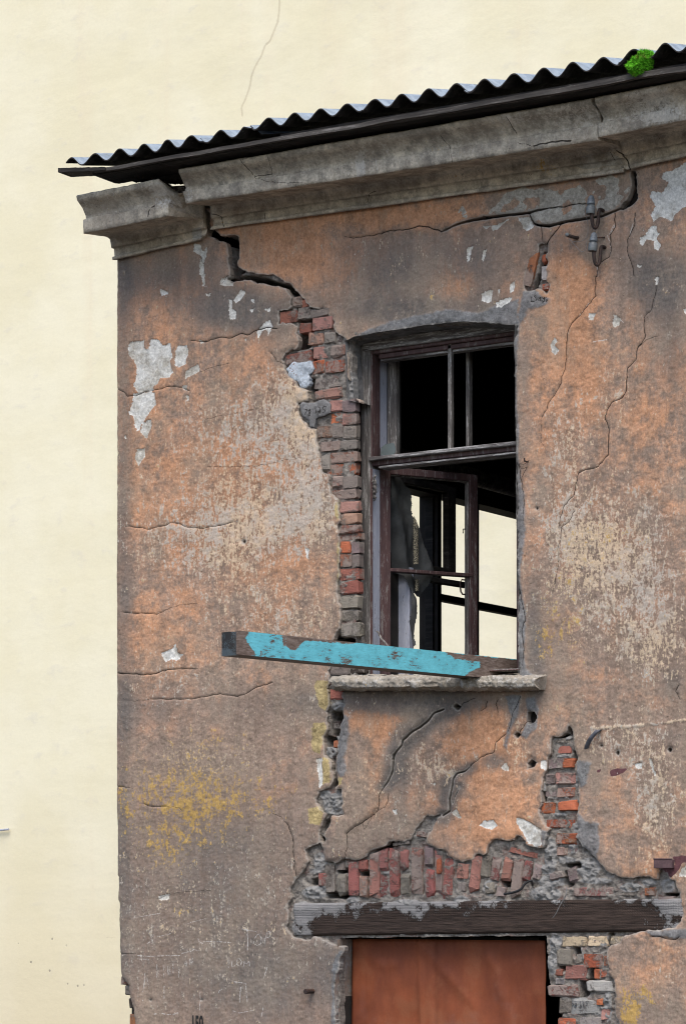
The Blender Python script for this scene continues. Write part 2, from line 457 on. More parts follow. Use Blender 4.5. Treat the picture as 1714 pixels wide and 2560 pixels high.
def mortar_material():
    m = M('crumbling mortar', 0.95, 0.1)
    a0, a1, a2 = m.attr('A')
    mid = m.noise(30, 8, 0.68); fine = m.noise(160, 6, 0.7); big = m.noise(9, 5, 0.6)
    col = m.mix(m.step(mid, 0.35, 0.65), (0.14, 0.126, 0.112), (0.33, 0.30, 0.265))
    col = m.mix(m.mul(m.step(m.add(big, m.lin(fine, 0.7)), 0.56, 0.66), 0.55), col, (0.20, 0.09, 0.07))
    col = m.mix(m.step(m.add(a0, m.lin(mid, 0.5)), 0.35, 0.6), col, m.mix(mid, (0.19, 0.185, 0.178), (0.40, 0.39, 0.375)))
    col = m.mix(m.step(m.add(a1, m.lin(mid, 0.5)), 0.4, 0.6), col, m.mix(mid, (0.42, 0.32, 0.14), (0.5, 0.4, 0.2)))
    col = m.gain(col, m.add(0.6, m.mul(fine, 0.8)))
    return m.out(col, m.add(mid, m.mul(fine, 0.6)), 0.014, 1.0)
MAT['mortar'] = mortar_material()
MAT['cement'] = simple('smooth repair cement', (0.19, 0.195, 0.195), (0.29, 0.29, 0.285), 18, 0.9, 0.003)
MAT['darkwood'] = simple('old timber with painted shade', (0.012, 0.011, 0.010), (0.03, 0.026, 0.024), 9, 0.85, 0.005, (0.35, 3, 5), c3=(0.085, 0.08, 0.075), amt3=0.68)  # near-black tone also stands for eave shade on the roof undersides
MAT['maroon'] = simple('worn maroon paint', (0.065, 0.038, 0.038), (0.105, 0.058, 0.055), 14, 0.6, 0.003, (3, 3, 0.4), 0.3, (0.19, 0.175, 0.165), amt3=0.6)
MAT['greywood'] = simple('weathered grey timber', (0.09, 0.08, 0.074), (0.20, 0.185, 0.17), 16, 0.85, 0.004, (4, 4, 0.35), c3=(0.38, 0.36, 0.34), amt3=0.58)
MAT['greyrail'] = simple('weathered grey rail timber', (0.08, 0.07, 0.068), (0.22, 0.21, 0.20), 16, 0.85, 0.004, (0.4, 4, 4), c3=(0.40, 0.39, 0.38), amt3=0.55)
MAT['bluewood'] = simple('flaking pale blue paint', (0.32, 0.34, 0.41), (0.42, 0.44, 0.51), 12, 0.7, 0.003, (3, 3, 0.5), c3=(0.09, 0.075, 0.065), amt3=0.66)
MAT['black'] = simple('near-black interior boards', (0.010, 0.009, 0.008), (0.022, 0.02, 0.018), 5, 0.95, 0.005)  # near-black base colour for floor and ceiling
MAT['iron'] = simple('rusted iron', (0.03, 0.022, 0.02), (0.055, 0.034, 0.028), 40, 0.7, 0.002, c3=(0.10, 0.05, 0.03))
MAT['maroon_iron'] = simple('maroon painted iron', (0.07, 0.045, 0.05), (0.11, 0.07, 0.075), 30, 0.6, 0.002)
MAT['porcelain'] = simple('grimy grey porcelain', (0.085, 0.095, 0.10), (0.16, 0.175, 0.18), 30, 0.4, 0.001, spec=0.5)
MAT['cap'] = simple('dented zinc cap', (0.07, 0.085, 0.10), (0.17, 0.19, 0.21), 60, 0.5, 0.003, spec=0.5)
MAT['wire'] = simple('bare grey wire', (0.10, 0.10, 0.10), (0.19, 0.185, 0.18), 60, 0.6, 0.001)
MAT['cloth'] = simple('dusty grey curtain cloth', (0.045, 0.047, 0.047), (0.075, 0.078, 0.077), 10, 0.95, 0.001, grain=500)

def slate_material():
    m = M('corrugated asbestos cement', 0.55, 0.4)
    mid = m.noise(20, 7, 0.65); fine = m.noise(200, 5, 0.7)
    col = m.mix(m.step(mid, 0.35, 0.65), (0.15, 0.19, 0.235), (0.24, 0.29, 0.34))  # blue of the reflected sky mixed into the sheet colour
    col = m.mix(m.step(m.add(m.noise(9, 6, 0.6), m.lin(fine, 0.7)), 0.62, 0.7), col, (0.09, 0.10, 0.08))
    col = m.gain(col, m.add(0.75, m.mul(fine, 0.5)))
    return m.out(col, m.add(mid, fine), 0.002, 0.6)
MAT['slate'] = slate_material()

def teal_material():
    m = M('chipped turquoise paint on timber', 0.55, 0.35)
    a0, a1, a2 = m.attr('A')
    g = m.noise(14, 8, 0.65, m.map((9, 0.8, 9))); g2 = m.noise(60, 6, 0.7, m.map((4, 0.6, 4))); n = m.noise(11, 6, 0.62); fine = m.noise(190, 5, 0.7)
    wood = m.mix(m.step(g, 0.35, 0.65), (0.12, 0.085, 0.068), (0.21, 0.165, 0.14))
    paint = m.mix(n, (0.105, 0.44, 0.53), (0.155, 0.54, 0.63))
    paint = m.gain(paint, m.add(0.82, m.mul(fine, 0.35)))
    f = m.step(m.add(a0, m.lin(n, 2.6), m.lin(g, 1.3), m.lin(g2, 2.2), m.lin(fine, 0.5)), 0.47, 0.5)
    col = m.mix(f, wood, paint)
    lines = m.mul(m.step(m.noise(30, 5, 0.7, m.map((7, .5, 7))), 0.34, 0.38), m.step(m.noise(26, 4, .6), .26, .3))
    col = m.gain(col, m.add(0.72, m.mul(m.step(n, .3, .7), .2), m.mul(m.step(g, .25, .75), .25)))
    col = m.mix(m.mul(m.math('SUBTRACT', 1.0, lines), 0.6), col, (0.05, 0.045, 0.04))
    col = m.mix(a1, col, m.mix(m.step(m.add(n, m.lin(fine, 0.5)), 0.45, 0.5), (0.018, 0.016, 0.015), (0.055, 0.072, 0.082)))
    return m.out(col, m.add(m.mul(f, 0.5), m.mul(g2, 0.4)), 0.003, 0.6)
MAT['teal'] = teal_material()

def lintel_material():
    m = M('tarred lintel timber with lath mortar', 0.85, 0.2)
    a0, a1, a2 = m.attr('A')
    g = m.noise(20, 8, 0.65, m.map((0.5, 4, 6))); mid = m.noise(24, 7, 0.66); fine = m.noise(200, 5, 0.7); big = m.noise(6, 6, 0.6, m.map((1, 1, 1.4)))
    wood = m.mix(m.step(g, 0.35, 0.65), (0.026, 0.0185, 0.015), (0.052, 0.036, 0.029))
    gx = m.wave(24, m.map((1, 1, 1)), 'X', 1.6); gz = m.wave(24, m.map((1, 1, 1)), 'Z', 1.6)
    net = m.math('MINIMUM', gx, gz)
    wood = m.gain(wood, m.add(0.85, m.mul(net, 0.25), m.mul(m.step(fine, .3, .7), .25)))
    f = m.add(m.mul(a0, 0.55), m.lin(big, 1.5), m.lin(mid, 0.9), m.lin(fine, 0.5), m.mul(m.lin(net, 1.0, 0.35), m.mul(m.step(m.noise(5, 3), .42, .6), 0.1)))
    fm = m.step(f, 0.33, 0.42)
    col = m.mix(fm, wood, m.gain(m.mix(mid, (0.17, 0.165, 0.16), (0.30, 0.29, 0.285)), m.add(0.6, m.mul(fine, 0.7))))
    return m.out(col, m.add(m.mul(fm, 0.9), m.mul(m.mul(net, m.step(a0, .0, .5)), 0.22), m.mul(mid, 0.5), m.mul(g, .5)), 0.012, 0.9)
MAT['lintel'] = lintel_material()

def rust_material():
    m = M('red oxide sheet steel', 0.55, 0.2)
    big = m.noise(2.2, 6, 0.62, m.map((1.4, 1, 0.6))); mid = m.noise(9, 7, 0.65); fine = m.noise(120, 5, 0.7); st = m.noise(12, 6, 0.6, m.map((1, 1, 0.15)))
    col = m.mix(m.step(m.add(big, m.lin(st, 0.25)), 0.3, 0.7), (0.15, 0.044, 0.023), (0.265, 0.076, 0.032))
    col = m.mix(m.mul(m.step(m.add(mid, m.lin(big, 1.2)), 0.5, 0.72), 0.5), col, (0.26, 0.10, 0.05))
    col = m.mix(m.mul(m.step(m.add(m.noise(4.5, 6, 0.6), m.lin(st, 0.3)), 0.56, 0.75), 0.3), col, (0.17, 0.09, 0.08))
    col = m.gain(col, m.add(0.78, m.mul(fine, 0.44)))
    return m.out(col, m.add(mid, m.mul(fine, 0.3)), 0.002, 0.4, m.add(0.42, m.mul(mid, 0.3)))
MAT['rust'] = rust_material()

def cream_material():
    m = M('cream painted stucco', 0.9, 0.15)
    cx, cz, cw = m.attr('C'); a0, a1, a2 = m.attr('A')
    big = m.noise(0.55, 6, 0.6); mid = m.noise(3.2, 7, 0.6, m.map((1, 1, 1.7))); fine = m.noise(28, 5, 0.65)
    vs = m.noise(1.3, 4, 0.6, m.map((1, 1, 0.04)))
    col = m.mix(m.step(big, 0.35, 0.65), (0.745, 0.685, 0.485), (0.80, 0.75, 0.57))
    col = m.mix(m.mul(m.step(m.add(vs, m.lin(mid, 0.2)), 0.55, 0.68), 0.35), col, (0.74, 0.64, 0.46))
    col = m.mix(m.mul(m.step(mid, 0.56, 0.7), 0.35), col, (0.64, 0.60, 0.50))
    col = m.mix(m.mul(a2, 0.75), col, (0.66, 0.56, 0.375))
    col = m.gain(col, m.add(0.92, m.mul(fine, 0.12)))
    d = m.math('SQRT', m.add(m.mul(cx, cx), m.mul(cz, cz)))
    f = m.math('SUBTRACT', 1.0, m.step(m.add(d, m.lin(fine, 0.012)), m.mul(cw, 0.3), m.mul(cw, 1.5)))
    col = m.mix(m.mul(f, 0.45), col, (0.42, 0.35, 0.24))
    sp = m.voro(2.6); sp2 = m.voro(5.5)
    pock = m.math('MAXIMUM', m.math('SUBTRACT', 1.0, m.step(m.add(sp, m.lin(m.noise(30, 3), 0.05)), 0.045, 0.075)), m.math('SUBTRACT', 1.0, m.step(m.add(sp2, m.lin(m.noise(40, 3), 0.06)), 0.06, 0.10)))
    pock = m.mul(pock, m.step(m.add(a0, m.lin(mid, 0.5)), 0.35, 0.6))
    col = m.mix(m.mul(pock, 0.7), col, (0.24, 0.21, 0.17))
    hole = m.step(m.add(a1, m.lin(fine, 0.03)), -0.005, 0.005)
    col = m.mix(hole, col, (0.05, 0.045, 0.04))
    return m.out(col, m.add(m.mul(mid, 1.0), m.mul(fine, 0.03), m.mul(f, -0.3), m.mul(pock, -0.4), m.mul(hole, -1)), 0.02, 0.22)
MAT['cream'] = cream_material()
MAT['ground'] = simple('trodden dirt and gravel', (0.045, 0.042, 0.038), (0.075, 0.068, 0.06), 1.5, 0.95, 0.02)
MAT['dark_wall'] = simple('dark interior plaster', (0.016, 0.014, 0.013), (0.032, 0.028, 0.025), 4, 0.95, 0.006)  # very dark base colour for core, gable and rear walls

# ------------------------------------------------------------------ ground and the neighbour behind
MB().box(-60, 60, -60, 90, -0.5, 0.0).build('ground', MAT['ground'])
tag(bpy.data.objects['ground'], kind='structure')

NBY = 12.0
nb = empty('neighbour_building', (0, NBY, 0))
tag(nb, 'tall windowless cream stucco wall rising behind the ruin', 'building')
def neighbour():
    xs = np.concatenate([np.linspace(-26, -11, 16)[:-1], np.linspace(-11, 0, 330), np.linspace(0, 12, 20)[1:]])
    zs = np.concatenate([np.linspace(0, 0.5, 3)[:-1], np.linspace(0.5, 12.8, 360), np.linspace(12.8, 17, 8)[1:]])
    X, Z = np.meshgrid(xs, zs)
    px, py = proj(X, np.full_like(X, NBY), Z)
    sc = 27.0 / F          # metres per image pixel at that distance, about
    cr = [(jag(q(1, 1090, 0, 1050, 100, 1030, 115, 1010, 170, 985, 210, 965, 260, 960, 300, 935, 370, 920, 400, 925, 440), 1.5, 40), 2.6, 2.2),
          ([(703, -60), (699, -10), (697, 30), (694, 52)], 2.4, 2.6),
          (jag([(130, 2170), (132, 2245), (128, 2340)], 1, 12), 0.9, 0.6), (jag([(60, 2235), (85, 2236), (108, 2248), (130, 2246)], 1, 9), 0.7, 0.6),
          ([(26, 1932), (36, 1944), (44, 1955)], 2.5, 1.5), (jag([(196, 2310), (199, 2342), (240, 2345), (288, 2346)], 1, 9), 0.7, 0.6)]
    vx, vy, ww = lines_vec(px, py, cr, 16)
    yy = NBY - 0.012 * fbm(X * 1.2, Z * 2, 5, 4) - 0.02 * fbm(X * .3, Z * .3, 9, 2)
    a0 = np.clip(1.0 - np.hypot((px - 110) / 190, (py - 2480) / 330), 0, 1) * 1.2
    hol = union_sd(px, py, [[(147, 2455), (155, 2447), (165, 2452), (168, 2465), (160, 2471), (150, 2463)], [(33, 2443), (42, 2441), (43, 2449), (35, 2450)],
                            [(85, 2256), (92, 2255), (92, 2264), (88, 2268)]], 20) * sc
    a2 = np.clip((py - 1900) / 900, 0, 1) ** 1.2
    co = np.stack([X.ravel(), yy.ravel(), Z.ravel()], 1)
    ny, nx = X.shape; idx = np.arange(nx * ny).reshape(ny, nx)
    quad = np.stack([idx[:-1, :-1], idx[:-1, 1:], idx[1:, 1:], idx[1:, :-1]], -1).reshape(-1, 4)
    at = {'C': np.stack([(vx * sc).ravel(), (vy * sc).ravel(), (ww * sc).ravel()], 1), 'A': np.stack([a0.ravel(), hol.ravel(), a2.ravel()], 1)}
    o = mesh_np('wall', co - np.array([0, NBY, 0]), [quad], MAT['cream'], nb, at)
    MB().box(-26, 12, 0.1, 9, 0, 17.0).build('rear_block', MAT['cream'], nb)
    MB().box(-26.2, 12.2, -0.25, 9.2, 17.0, 17.25).build('coping', MAT['cement'], nb)
    # pale cable clip stub fixed to the wall, far left
    a = P(-12, 2077, NBY - 0.04); b = P(22, 2074, NBY - 0.04)
    MB().tube([a, b], 0.012, 8).build('conduit', MAT['bluewood'], nb).location = (0, -NBY, 0)
neighbour()

# ------------------------------------------------------------------ the ruined building
RB = empty('ruined_building', (P(291, 2250).x, 0, 0))
tag(RB, 'cracked two-storey ruin with peeling orange plaster and missing bricks', 'building')
RBX = RB.location.x
def part(o):
    """parent to the building keeping its place"""
    o.parent = RB; o.location.x -= RBX
    return o

XL = P(291, 1500).x
LSIL = [(-500, 289), (560, 288), (620, 290.5), (900, 291), (1330, 291), (1500, 290), (1700, 291), (1970, 290), (2080, 291), (2188, 291), (2192, 294.5), (2215, 295),
        (2250, 294), (2258, 297), (2300, 297), (2390, 299), (2437, 301), (2446, 303), (2458, 314), (2466, 320), (2492, 322), (2500, 325), (2525, 332), (2560, 335), (2640, 335), (3200, 335)]

# ---- outlines in image pixels (positive = plaster missing)
WINDOW = q(3, 10, 292, 50, 276, 160, 255, 280, 237, 480, 210, 640, 210, 770, 226, 800, 220, 778, 300, 785, 400, 787, 600, 790, 800, 795, 1171) + \
         q(5, 795, 300, 800, 600, 803, 1040, 0, 1040) + q(3, 60, 1171, 75, 560, 30, 552, 18, 400, 8, 300)
H1 = q(1, 740, 860, 768, 876, 776, 950, 800, 962, 822, 988, 905, 985, 903, 1050, 906, 1110, 920, 1140, 985, 1160, 1060, 1160) + \
     q(4, 960, 45, 1010, 95, 1050, 135, 1110, 145, 1150, 200, 1165, 250, 1210, 290, 1216, 310, 1204, 400, 1198, 450, 1240, 480, 1245, 555, 1290, 580, 1300, 1171) + \
     q(6, 1300, 100, 1300, 500, 1300, 720, 1190, 735, 1140, 700, 1132, 640, 1150, 560, 1160, 480, 1185, 440, 1190, 380, 1175, 250, 1185, 100, 1180, 0) + \
     q(4, 1180, 1020, 1140, 990, 1130, 910, 1100, 900, 1090, 820, 1080, 760, 1075, 700, 1040, 690, 1000, 640, 990, 580, 1040, 570, 1040, 520, 1000, 510,
       970, 470, 940, 440, 920, 380, 932, 350, 985, 335, 996, 300, 982, 258, 1000, 225, 960, 214, 905, 218, 910, 160, 960, 140, 965, 95, 940, 60, 870, 40, 760, 16, 690, 28, 660, 14) + \
     q(1, 866, 1171, 858, 1060, 850, 1020, 800, 1000, 765, 985, 742, 920)
H3 = q(8, 290, 30, 360, 60, 380, 130, 386, 190, 375, 260, 362, 350, 345, 470, 338, 560, 350, 640, 320, 670, 300, 655, 325, 600, 308, 530, 298, 480, 262, 462, 258, 350, 284, 300, 276, 240, 294, 150)
H3B = q(8, 230, 680, 300, 655, 375, 670, 390, 740, 385, 820, 330, 830, 270, 815, 215, 750)
H3C = q(8, 272, 815, 300, 830, 296, 890, 270, 930, 280, 975, 262, 1010, 236, 985, 245, 900)
H4 = q(10, 222, 75, 240, 58, 262, 110, 272, 182, 330, 190, 400, 165, 430, 175, 500, 160, 560, 115, 640, 82, 660, 58, 700, 62, 790, 50, 812, 8) + \
     q(8, 800, 955, 830, 895, 880, 832, 925, 828, 965, 822, 930, 872, 915, 920, 888, 958, 882, 1003) + \
     q(10, 925, 82, 945, 105, 985, 105, 1010, 150, 1050, 180, 1110, 180, 1165, 182, 1182, 135, 1250, 130, 1276, 60, 1310, 40, 1420, 50, 1450, 15, 1500, 55) + \
     q(11, 590, 70, 640, 92, 690, 100, 720, 30, 735, -60, 770, -60, 905, -60, 908, 40, 960, 110, 1010, 150, 1045, 195, 1100, 250, 1150, 277, 1230, 282, 1290, 272, 1390, 287, 1412, 232, 1450, 260, 1500, 300, 1530, 420, 1545, 520, 1500, 590,
       1290, 606, 1250, 622, 1190, 632, 1155, 680, 1090, 710, 1086, 860, 1132, 930, 1128, 1040, 1140, 1120, 1180, 1190, 1185, 1500) + \
     q(10, 300, 1560) + q(10, 335, 1200, 340, 900, 370, 760, 390, 700, 330, 690, 250, 655, 200, 640, 150, 662, 70, 640, 38, 600, 40, 440, 68, 400, 60, 342, 80, 310, 130, 250, 170, 180, 150, 112, 190, 80)
H2 = q(9, 748, 342, 790, 352, 835, 325, 842, 290, 850, 268, 870, 300, 872, 340, 880, 400, 898, 470, 890, 560, 908, 650, 914, 800, 900, 850, 922, 905, 905, 960, 905, 1100,
       770, 1100, 770, 1000, 760, 930, 712, 895, 690, 842, 672, 812, 690, 740, 682, 680, 692, 620, 716, 550, 726, 470, 742, 400)
H5 = q(9, 600, 195, 640, 192, 658, 215, 640, 262, 612, 270, 596, 240)
H6 = q(9, 600, 508, 622, 482, 655, 505, 640, 530, 600, 546)
H7 = q(16, 770, 720, 880, 720, 1040, 760, 1040, 960, 1010, 990, 1020, 1200, 1000, 1320, 1030, 1560, 1010, 1720, 1085, 1800, 1060, 1960, 980, 2050, 900, 1960, 760, 1900, 620, 1960, 500, 1980, 460, 1990, 380, 1900, 370, 1700, 410, 1600, 480, 1340, 560, 1130, 760, 930)
H8 = q(2, 1316, 690, 1340, 688, 1342, 790, 1352, 815, 1318, 845, 1280, 865, 1262, 860, 1300, 810, 1318, 760)
SMALL = [[(x + dx * r, y + dy * r) for dx, dy in ((-1, -.2), (-.4, -1), (.6, -.9), (1, .1), (.5, 1), (-.6, .8))] for x, y, r in
         ((1541, 1883, 5), (1672, 1875, 5.5), (374, 2501, 2.4), (502, 2501, 2.2), (1340, 1271, 3), (608, 1354, 4), (1290, 1838, 7), (1500, 1865, 3))]
SMALL += [q(8, 1045, 160, 1070, 140, 1095, 160, 1075, 188), q(2, 625, 905, 640, 890, 660, 900, 650, 912)]
HOLES = [WINDOW] + [jag(h + [h[0]], 2.8, 9, 5) for h in (H1, H3, H3B, H3C, H4, H2, H5, H6, H7, H8)]

# wide cracks are gaps: outlines made from a line with a half width
def gap(pts, ws):
    l = []; r_ = []
    for i, (x, y) in enumerate(pts):
        a = pts[max(i - 1, 0)]; b = pts[min(i + 1, len(pts) - 1)]
        L = math.hypot(b[0] - a[0], b[1] - a[1]) + 1e-6
        nx, ny = -(b[1] - a[1]) / L, (b[0] - a[0]) / L
        wv = ws[min(i, len(ws) - 1)]
        l.append((x + nx * wv, y + ny * wv)); r_.append((x - nx * wv, y - ny * wv))
    return l + r_[::-1]
GAPS = [gap(q(2, 445, 965, 520, 932, 580, 915, 640, 903, 750, 890, 850, 880, 900, 866, 940, 858), [0.8, 2.6, 3, 3.6, 3.2, 3.4, 2.4, 1.0]),
        gap(q(2, 850, 885, 870, 930, 900, 938, 940, 940, 1020, 920, 1110, 905, 1180, 895, 1270, 858, 1300, 830), [1, 2.6, 3, 4, 3.8, 3.8, 3, 2.4, 2.4]),
        gap(q(8, 1000, 178, 940, 200, 910, 240, 850, 290, 800, 320, 745, 370, 740, 400, 690, 460, 682, 550, 660, 610, 630, 655), [1.6, 2.4, 2.2, 2.8, 2.6, 2.2, 2.2, 2.4, 1.8, 1.5, 0.8]),
        gap(q(8, 1150, 530, 1120, 558, 1070, 570, 1050, 600, 1036, 680, 1025, 730, 1026, 800, 980, 830), [0.8, 1.7, 2, 2.4, 2.1, 2.5, 2.4, 1.7]),
        gap(q(8, 1090, 650, 1065, 700, 1045, 755), [0.3, 1.2, 0.4])]

def ck(k, w0, w1, *v, amp=1.6): return (jag(q(k, *v), amp, 7), w0, w1)
CRACKS = [
    ck(2, .5, 1.5, 0, 985, 40, 995, 140, 980, 200, 965, 300, 955, 345, 940, 390, 945, 445, 965),
    ck(2, 1.6, 1.0, 940, 858, 1000, 855, 1050, 843, 1110, 838),
    ck(2, 1.4, 1.2, 995, 930, 970, 970, 940, 1010, 925, 1030), ck(2, .8, .6, 905, 945, 912, 1015),
    ck(2, 1.0, .8, 1240, 880, 1245, 940, 1220, 980, 1225, 1040, 1215, 1085, 1170, 1110, 1160, 1171),
    ck(3, .9, .6, 1155, 0, 1150, 70, 1155, 90, 1120, 130, 1070, 190, 1045, 215, 1025, 260, 1020, 370, 1015, 420, 995, 460, 995, 490, 960, 550, 935, 580, 930, 610, 905, 650),
    ck(3, .5, .4, 905, 650, 905, 760, 930, 800),
    ck(2, .9, .8, 1335, 880, 1332, 940, 1300, 1000, 1300, 1060, 1320, 1120, 1330, 1171),
    ck(3, .6, 1.1, 1440, 0, 1425, 90, 1410, 150, 1375, 190, 1380, 280, 1345, 330, 1340, 380, 1300, 420, 1295, 520, 1275, 555, 1225, 580, 1195, 640, 1215, 700, 1210, 820),
    ck(3, 1.0, .7, 1210, 820, 1165, 870, 1095, 890, 1075, 900, 1060, 960, 1055, 1000, 1010, 1050, 990, 1110, 985, 1160),
    ck(3, .6, .4, 1345, 330, 1390, 290, 1440, 275),
    ck(5, .7, .5, 1055, 270, 1030, 320, 995, 345, 995, 400, 980, 450, 985, 520, 960, 640),
    ck(4, .8, 1.1, 505, 295, 570, 300, 640, 280, 680, 285, 740, 262, 765, 270, 800, 250, 850, 235, 900, 240),
    ck(4, .9, .6, 170, 515, 200, 530, 215, 550, 250, 548, 290, 530, 350, 520, 400, 505, 460, 510, 500, 525),
    ck(4, .5, .4, 545, 440, 600, 420, 680, 400), ck(4, .5, .4, 580, 870, 700, 872, 800, 870, 900, 850, 1000, 830),
    ck(4, .4, .3, 560, 660, 640, 640, 760, 620, 840, 600), ck(4, .6, .5, 870, 350, 900, 390, 925, 400),
    ck(4, .6, .6, 205, 1145, 280, 1150, 310, 1160, 350, 1150, 395, 1140, 410, 1130, 460, 1135, 490, 1150, 560, 1155, 640, 1140, 700, 1125),
    ck(6, .7, .4, 200, 370, 290, 372, 350, 378, 400, 355, 450, 335, 540, 325),
    ck(6, 1.2, .5, 170, 645, 230, 650, 290, 655, 335, 650, 400, 630, 480, 625, 540, 625),
    ck(6, .5, .9, 240, 775, 320, 765, 440, 765, 500, 765, 590, 750, 640, 740, 720, 755, 770, 735, 800, 715, 880, 690),
    ck(7, .6, .5, 290, 165, 310, 175, 360, 178, 450, 180, 470, 200), ck(7, .5, .7, 870, 205, 920, 225, 950, 270, 970, 320, 975, 400, 985, 500),
    ck(7, .6, .4, 175, 850, 260, 850), ck(7, .5, .4, 350, 600, 450, 570, 600, 560), ck(7, .6, .5, 165, 85, 240, 95),
    ck(8, .8, .5, 580, 815, 530, 850, 440, 910, 405, 940, 410, 1020, 395, 1090), ck(8, .9, .5, 630, 655, 605, 720, 600, 780, 580, 815),
    ck(8, .8, .6, 1085, 180, 1110, 140, 1160, 120, 1190, 110), ck(8, .9, .7, 1370, 330, 1310, 380, 1300, 440, 1220, 470, 1150, 530),
    ck(8, .8, .6, 660, 700, 655, 740, 635, 780), ck(8, .9, .6, 1260, 130, 1250, 170, 1220, 190), ck(8, .8, .5, 1325, 120, 1310, 150, 1330, 200),
    ck(8, .7, .6, 45, 880, 60, 930, 75, 960, 80, 1060, 82, 1160), ck(8, .5, .4, 500, 870, 510, 920, 560, 830, 650, 760),
    ck(9, .8, .5, 560, 100, 530, 170, 510, 200, 500, 260, 480, 320), ck(9, 1.0, .6, 560, 330, 535, 350, 590, 260, 610, 240),
    ck(5, .9, .6, 800, 590, 810, 650, 822, 700, 835, 760, 818, 830, 828, 900, 818, 980), ck(5, .8, .5, 800, 60, 815, 140, 828, 240, 822, 330),
    ck(11, .9, .8, 1360, 640, 1410, 640, 1450, 655, 1500, 660, 1530, 640), ck(9, .7, .6, 1520, 30, 1500, 70, 1530, 120),
    ck(4, .5, .4, 640, 45, 660, 10, 700, -20), ck(1, .6, .5, 735, 1085, 740, 1110),
]
CHALK = [(q(15, *v), w_, w_) for w_, v in (
    (1.1, (1140, 158, 1275, 182)), (1.3, (1190, 165, 1200, 250, 1195, 350)), (.9, (1290, 205, 1258, 250, 1250, 290, 1285, 310, 1320, 290, 1322, 240, 1300, 205, 1285, 210)),
    (.9, (1350, 315, 1358, 240, 1375, 185, 1398, 180, 1402, 220, 1375, 240)), (.9, (795, 270, 900, 272, 1045, 282)), (.8, (745, 245, 760, 280, 790, 290)),
    (.9, (1018, 440, 1022, 510)), (.8, (1055, 450, 1050, 500, 1080, 495)), (.9, (1105, 425, 1095, 480, 1130, 500, 1142, 455, 1120, 425)), (.8, (1160, 505, 1165, 455, 1185, 480, 1215, 450, 1212, 505)),
    (1.2, (1075, 640, 1185, 655)), (1.3, (1135, 690, 1122, 825)), (1.3, (1180, 680, 1192, 822)), (.8, (620, 485, 640, 445, 645, 500)), (.8, (670, 430, 668, 485, 700, 420, 690, 480)),
    (1.0, (200, 400, 300, 408, 450, 402, 580, 400)), (.9, (200, 430, 300, 440)), (.8, (270, 300, 340, 260)), (.8, (380, 230, 500, 200)), (1.1, (250, 690, 262, 560)), (.8, (232, 765, 252, 690)),
    (.8, (280, 600, 295, 700)), (1.2, (440, 680, 438, 790)), (.8, (375, 480, 372, 600)), (.8, (430, 480, 440, 600)), (.8, (520, 450, 522, 560)), (.8, (575, 500, 570, 600)), (.8, (470, 500, 478, 580)),
    (1.4, (345, 935, 365, 932)), (1.4, (418, 930, 440, 935)), (1.3, (470, 940, 495, 940)), (1.8, (520, 938, 560, 925)), (.7, (765, 730, 760, 900)), (.8, (1340, 610, 1375, 510)), (.8, (1325, 960, 1340, 880)),
    (.8, (1060, 905, 1120, 925, 1250, 900)), (.8, (170, 55, 400, 15)), (.7, (640, 110, 820, 60)), (.8, (990, 690, 940, 720, 930, 740)), (.9, (600, 380, 700, 355)), (.8, (690, 335, 720, 350, 770, 355)))]
CHALK += [(q(2, *v), w_, w_) for w_, v in ((1.1, (1245, 940, 1220, 975, 1240, 930)), (1.1, (1210, 985, 1222, 1030, 1222, 1070)), (1.0, (1160, 1120, 1165, 1171)), (.9, (1335, 905, 1300, 1010)))]
CHALK += [(q(3, *v), w_, w_) for w_, v in ((1.0, (1125, 120, 1070, 192)), (1.6, (1145, 300, 1205, 290)), (1.0, (1270, 200, 1285, 215)), (1.2, (1215, 235, 1222, 245)))]
SCRATCH = [(q(20, *v), .75, .75) for v in ((510, 590, 540, 600, 520, 770, 630, 765), (620, 590, 660, 545, 700, 590, 665, 640, 715, 680, 680, 745), (770, 715, 772, 722), (810, 650, 840, 610, 850, 745),
                                           (900, 590, 905, 745), (985, 600, 950, 670, 985, 690, 990, 600, 985, 740, 930, 800), (1085, 590, 1040, 610, 1050, 690, 1100, 710, 1050, 770))]

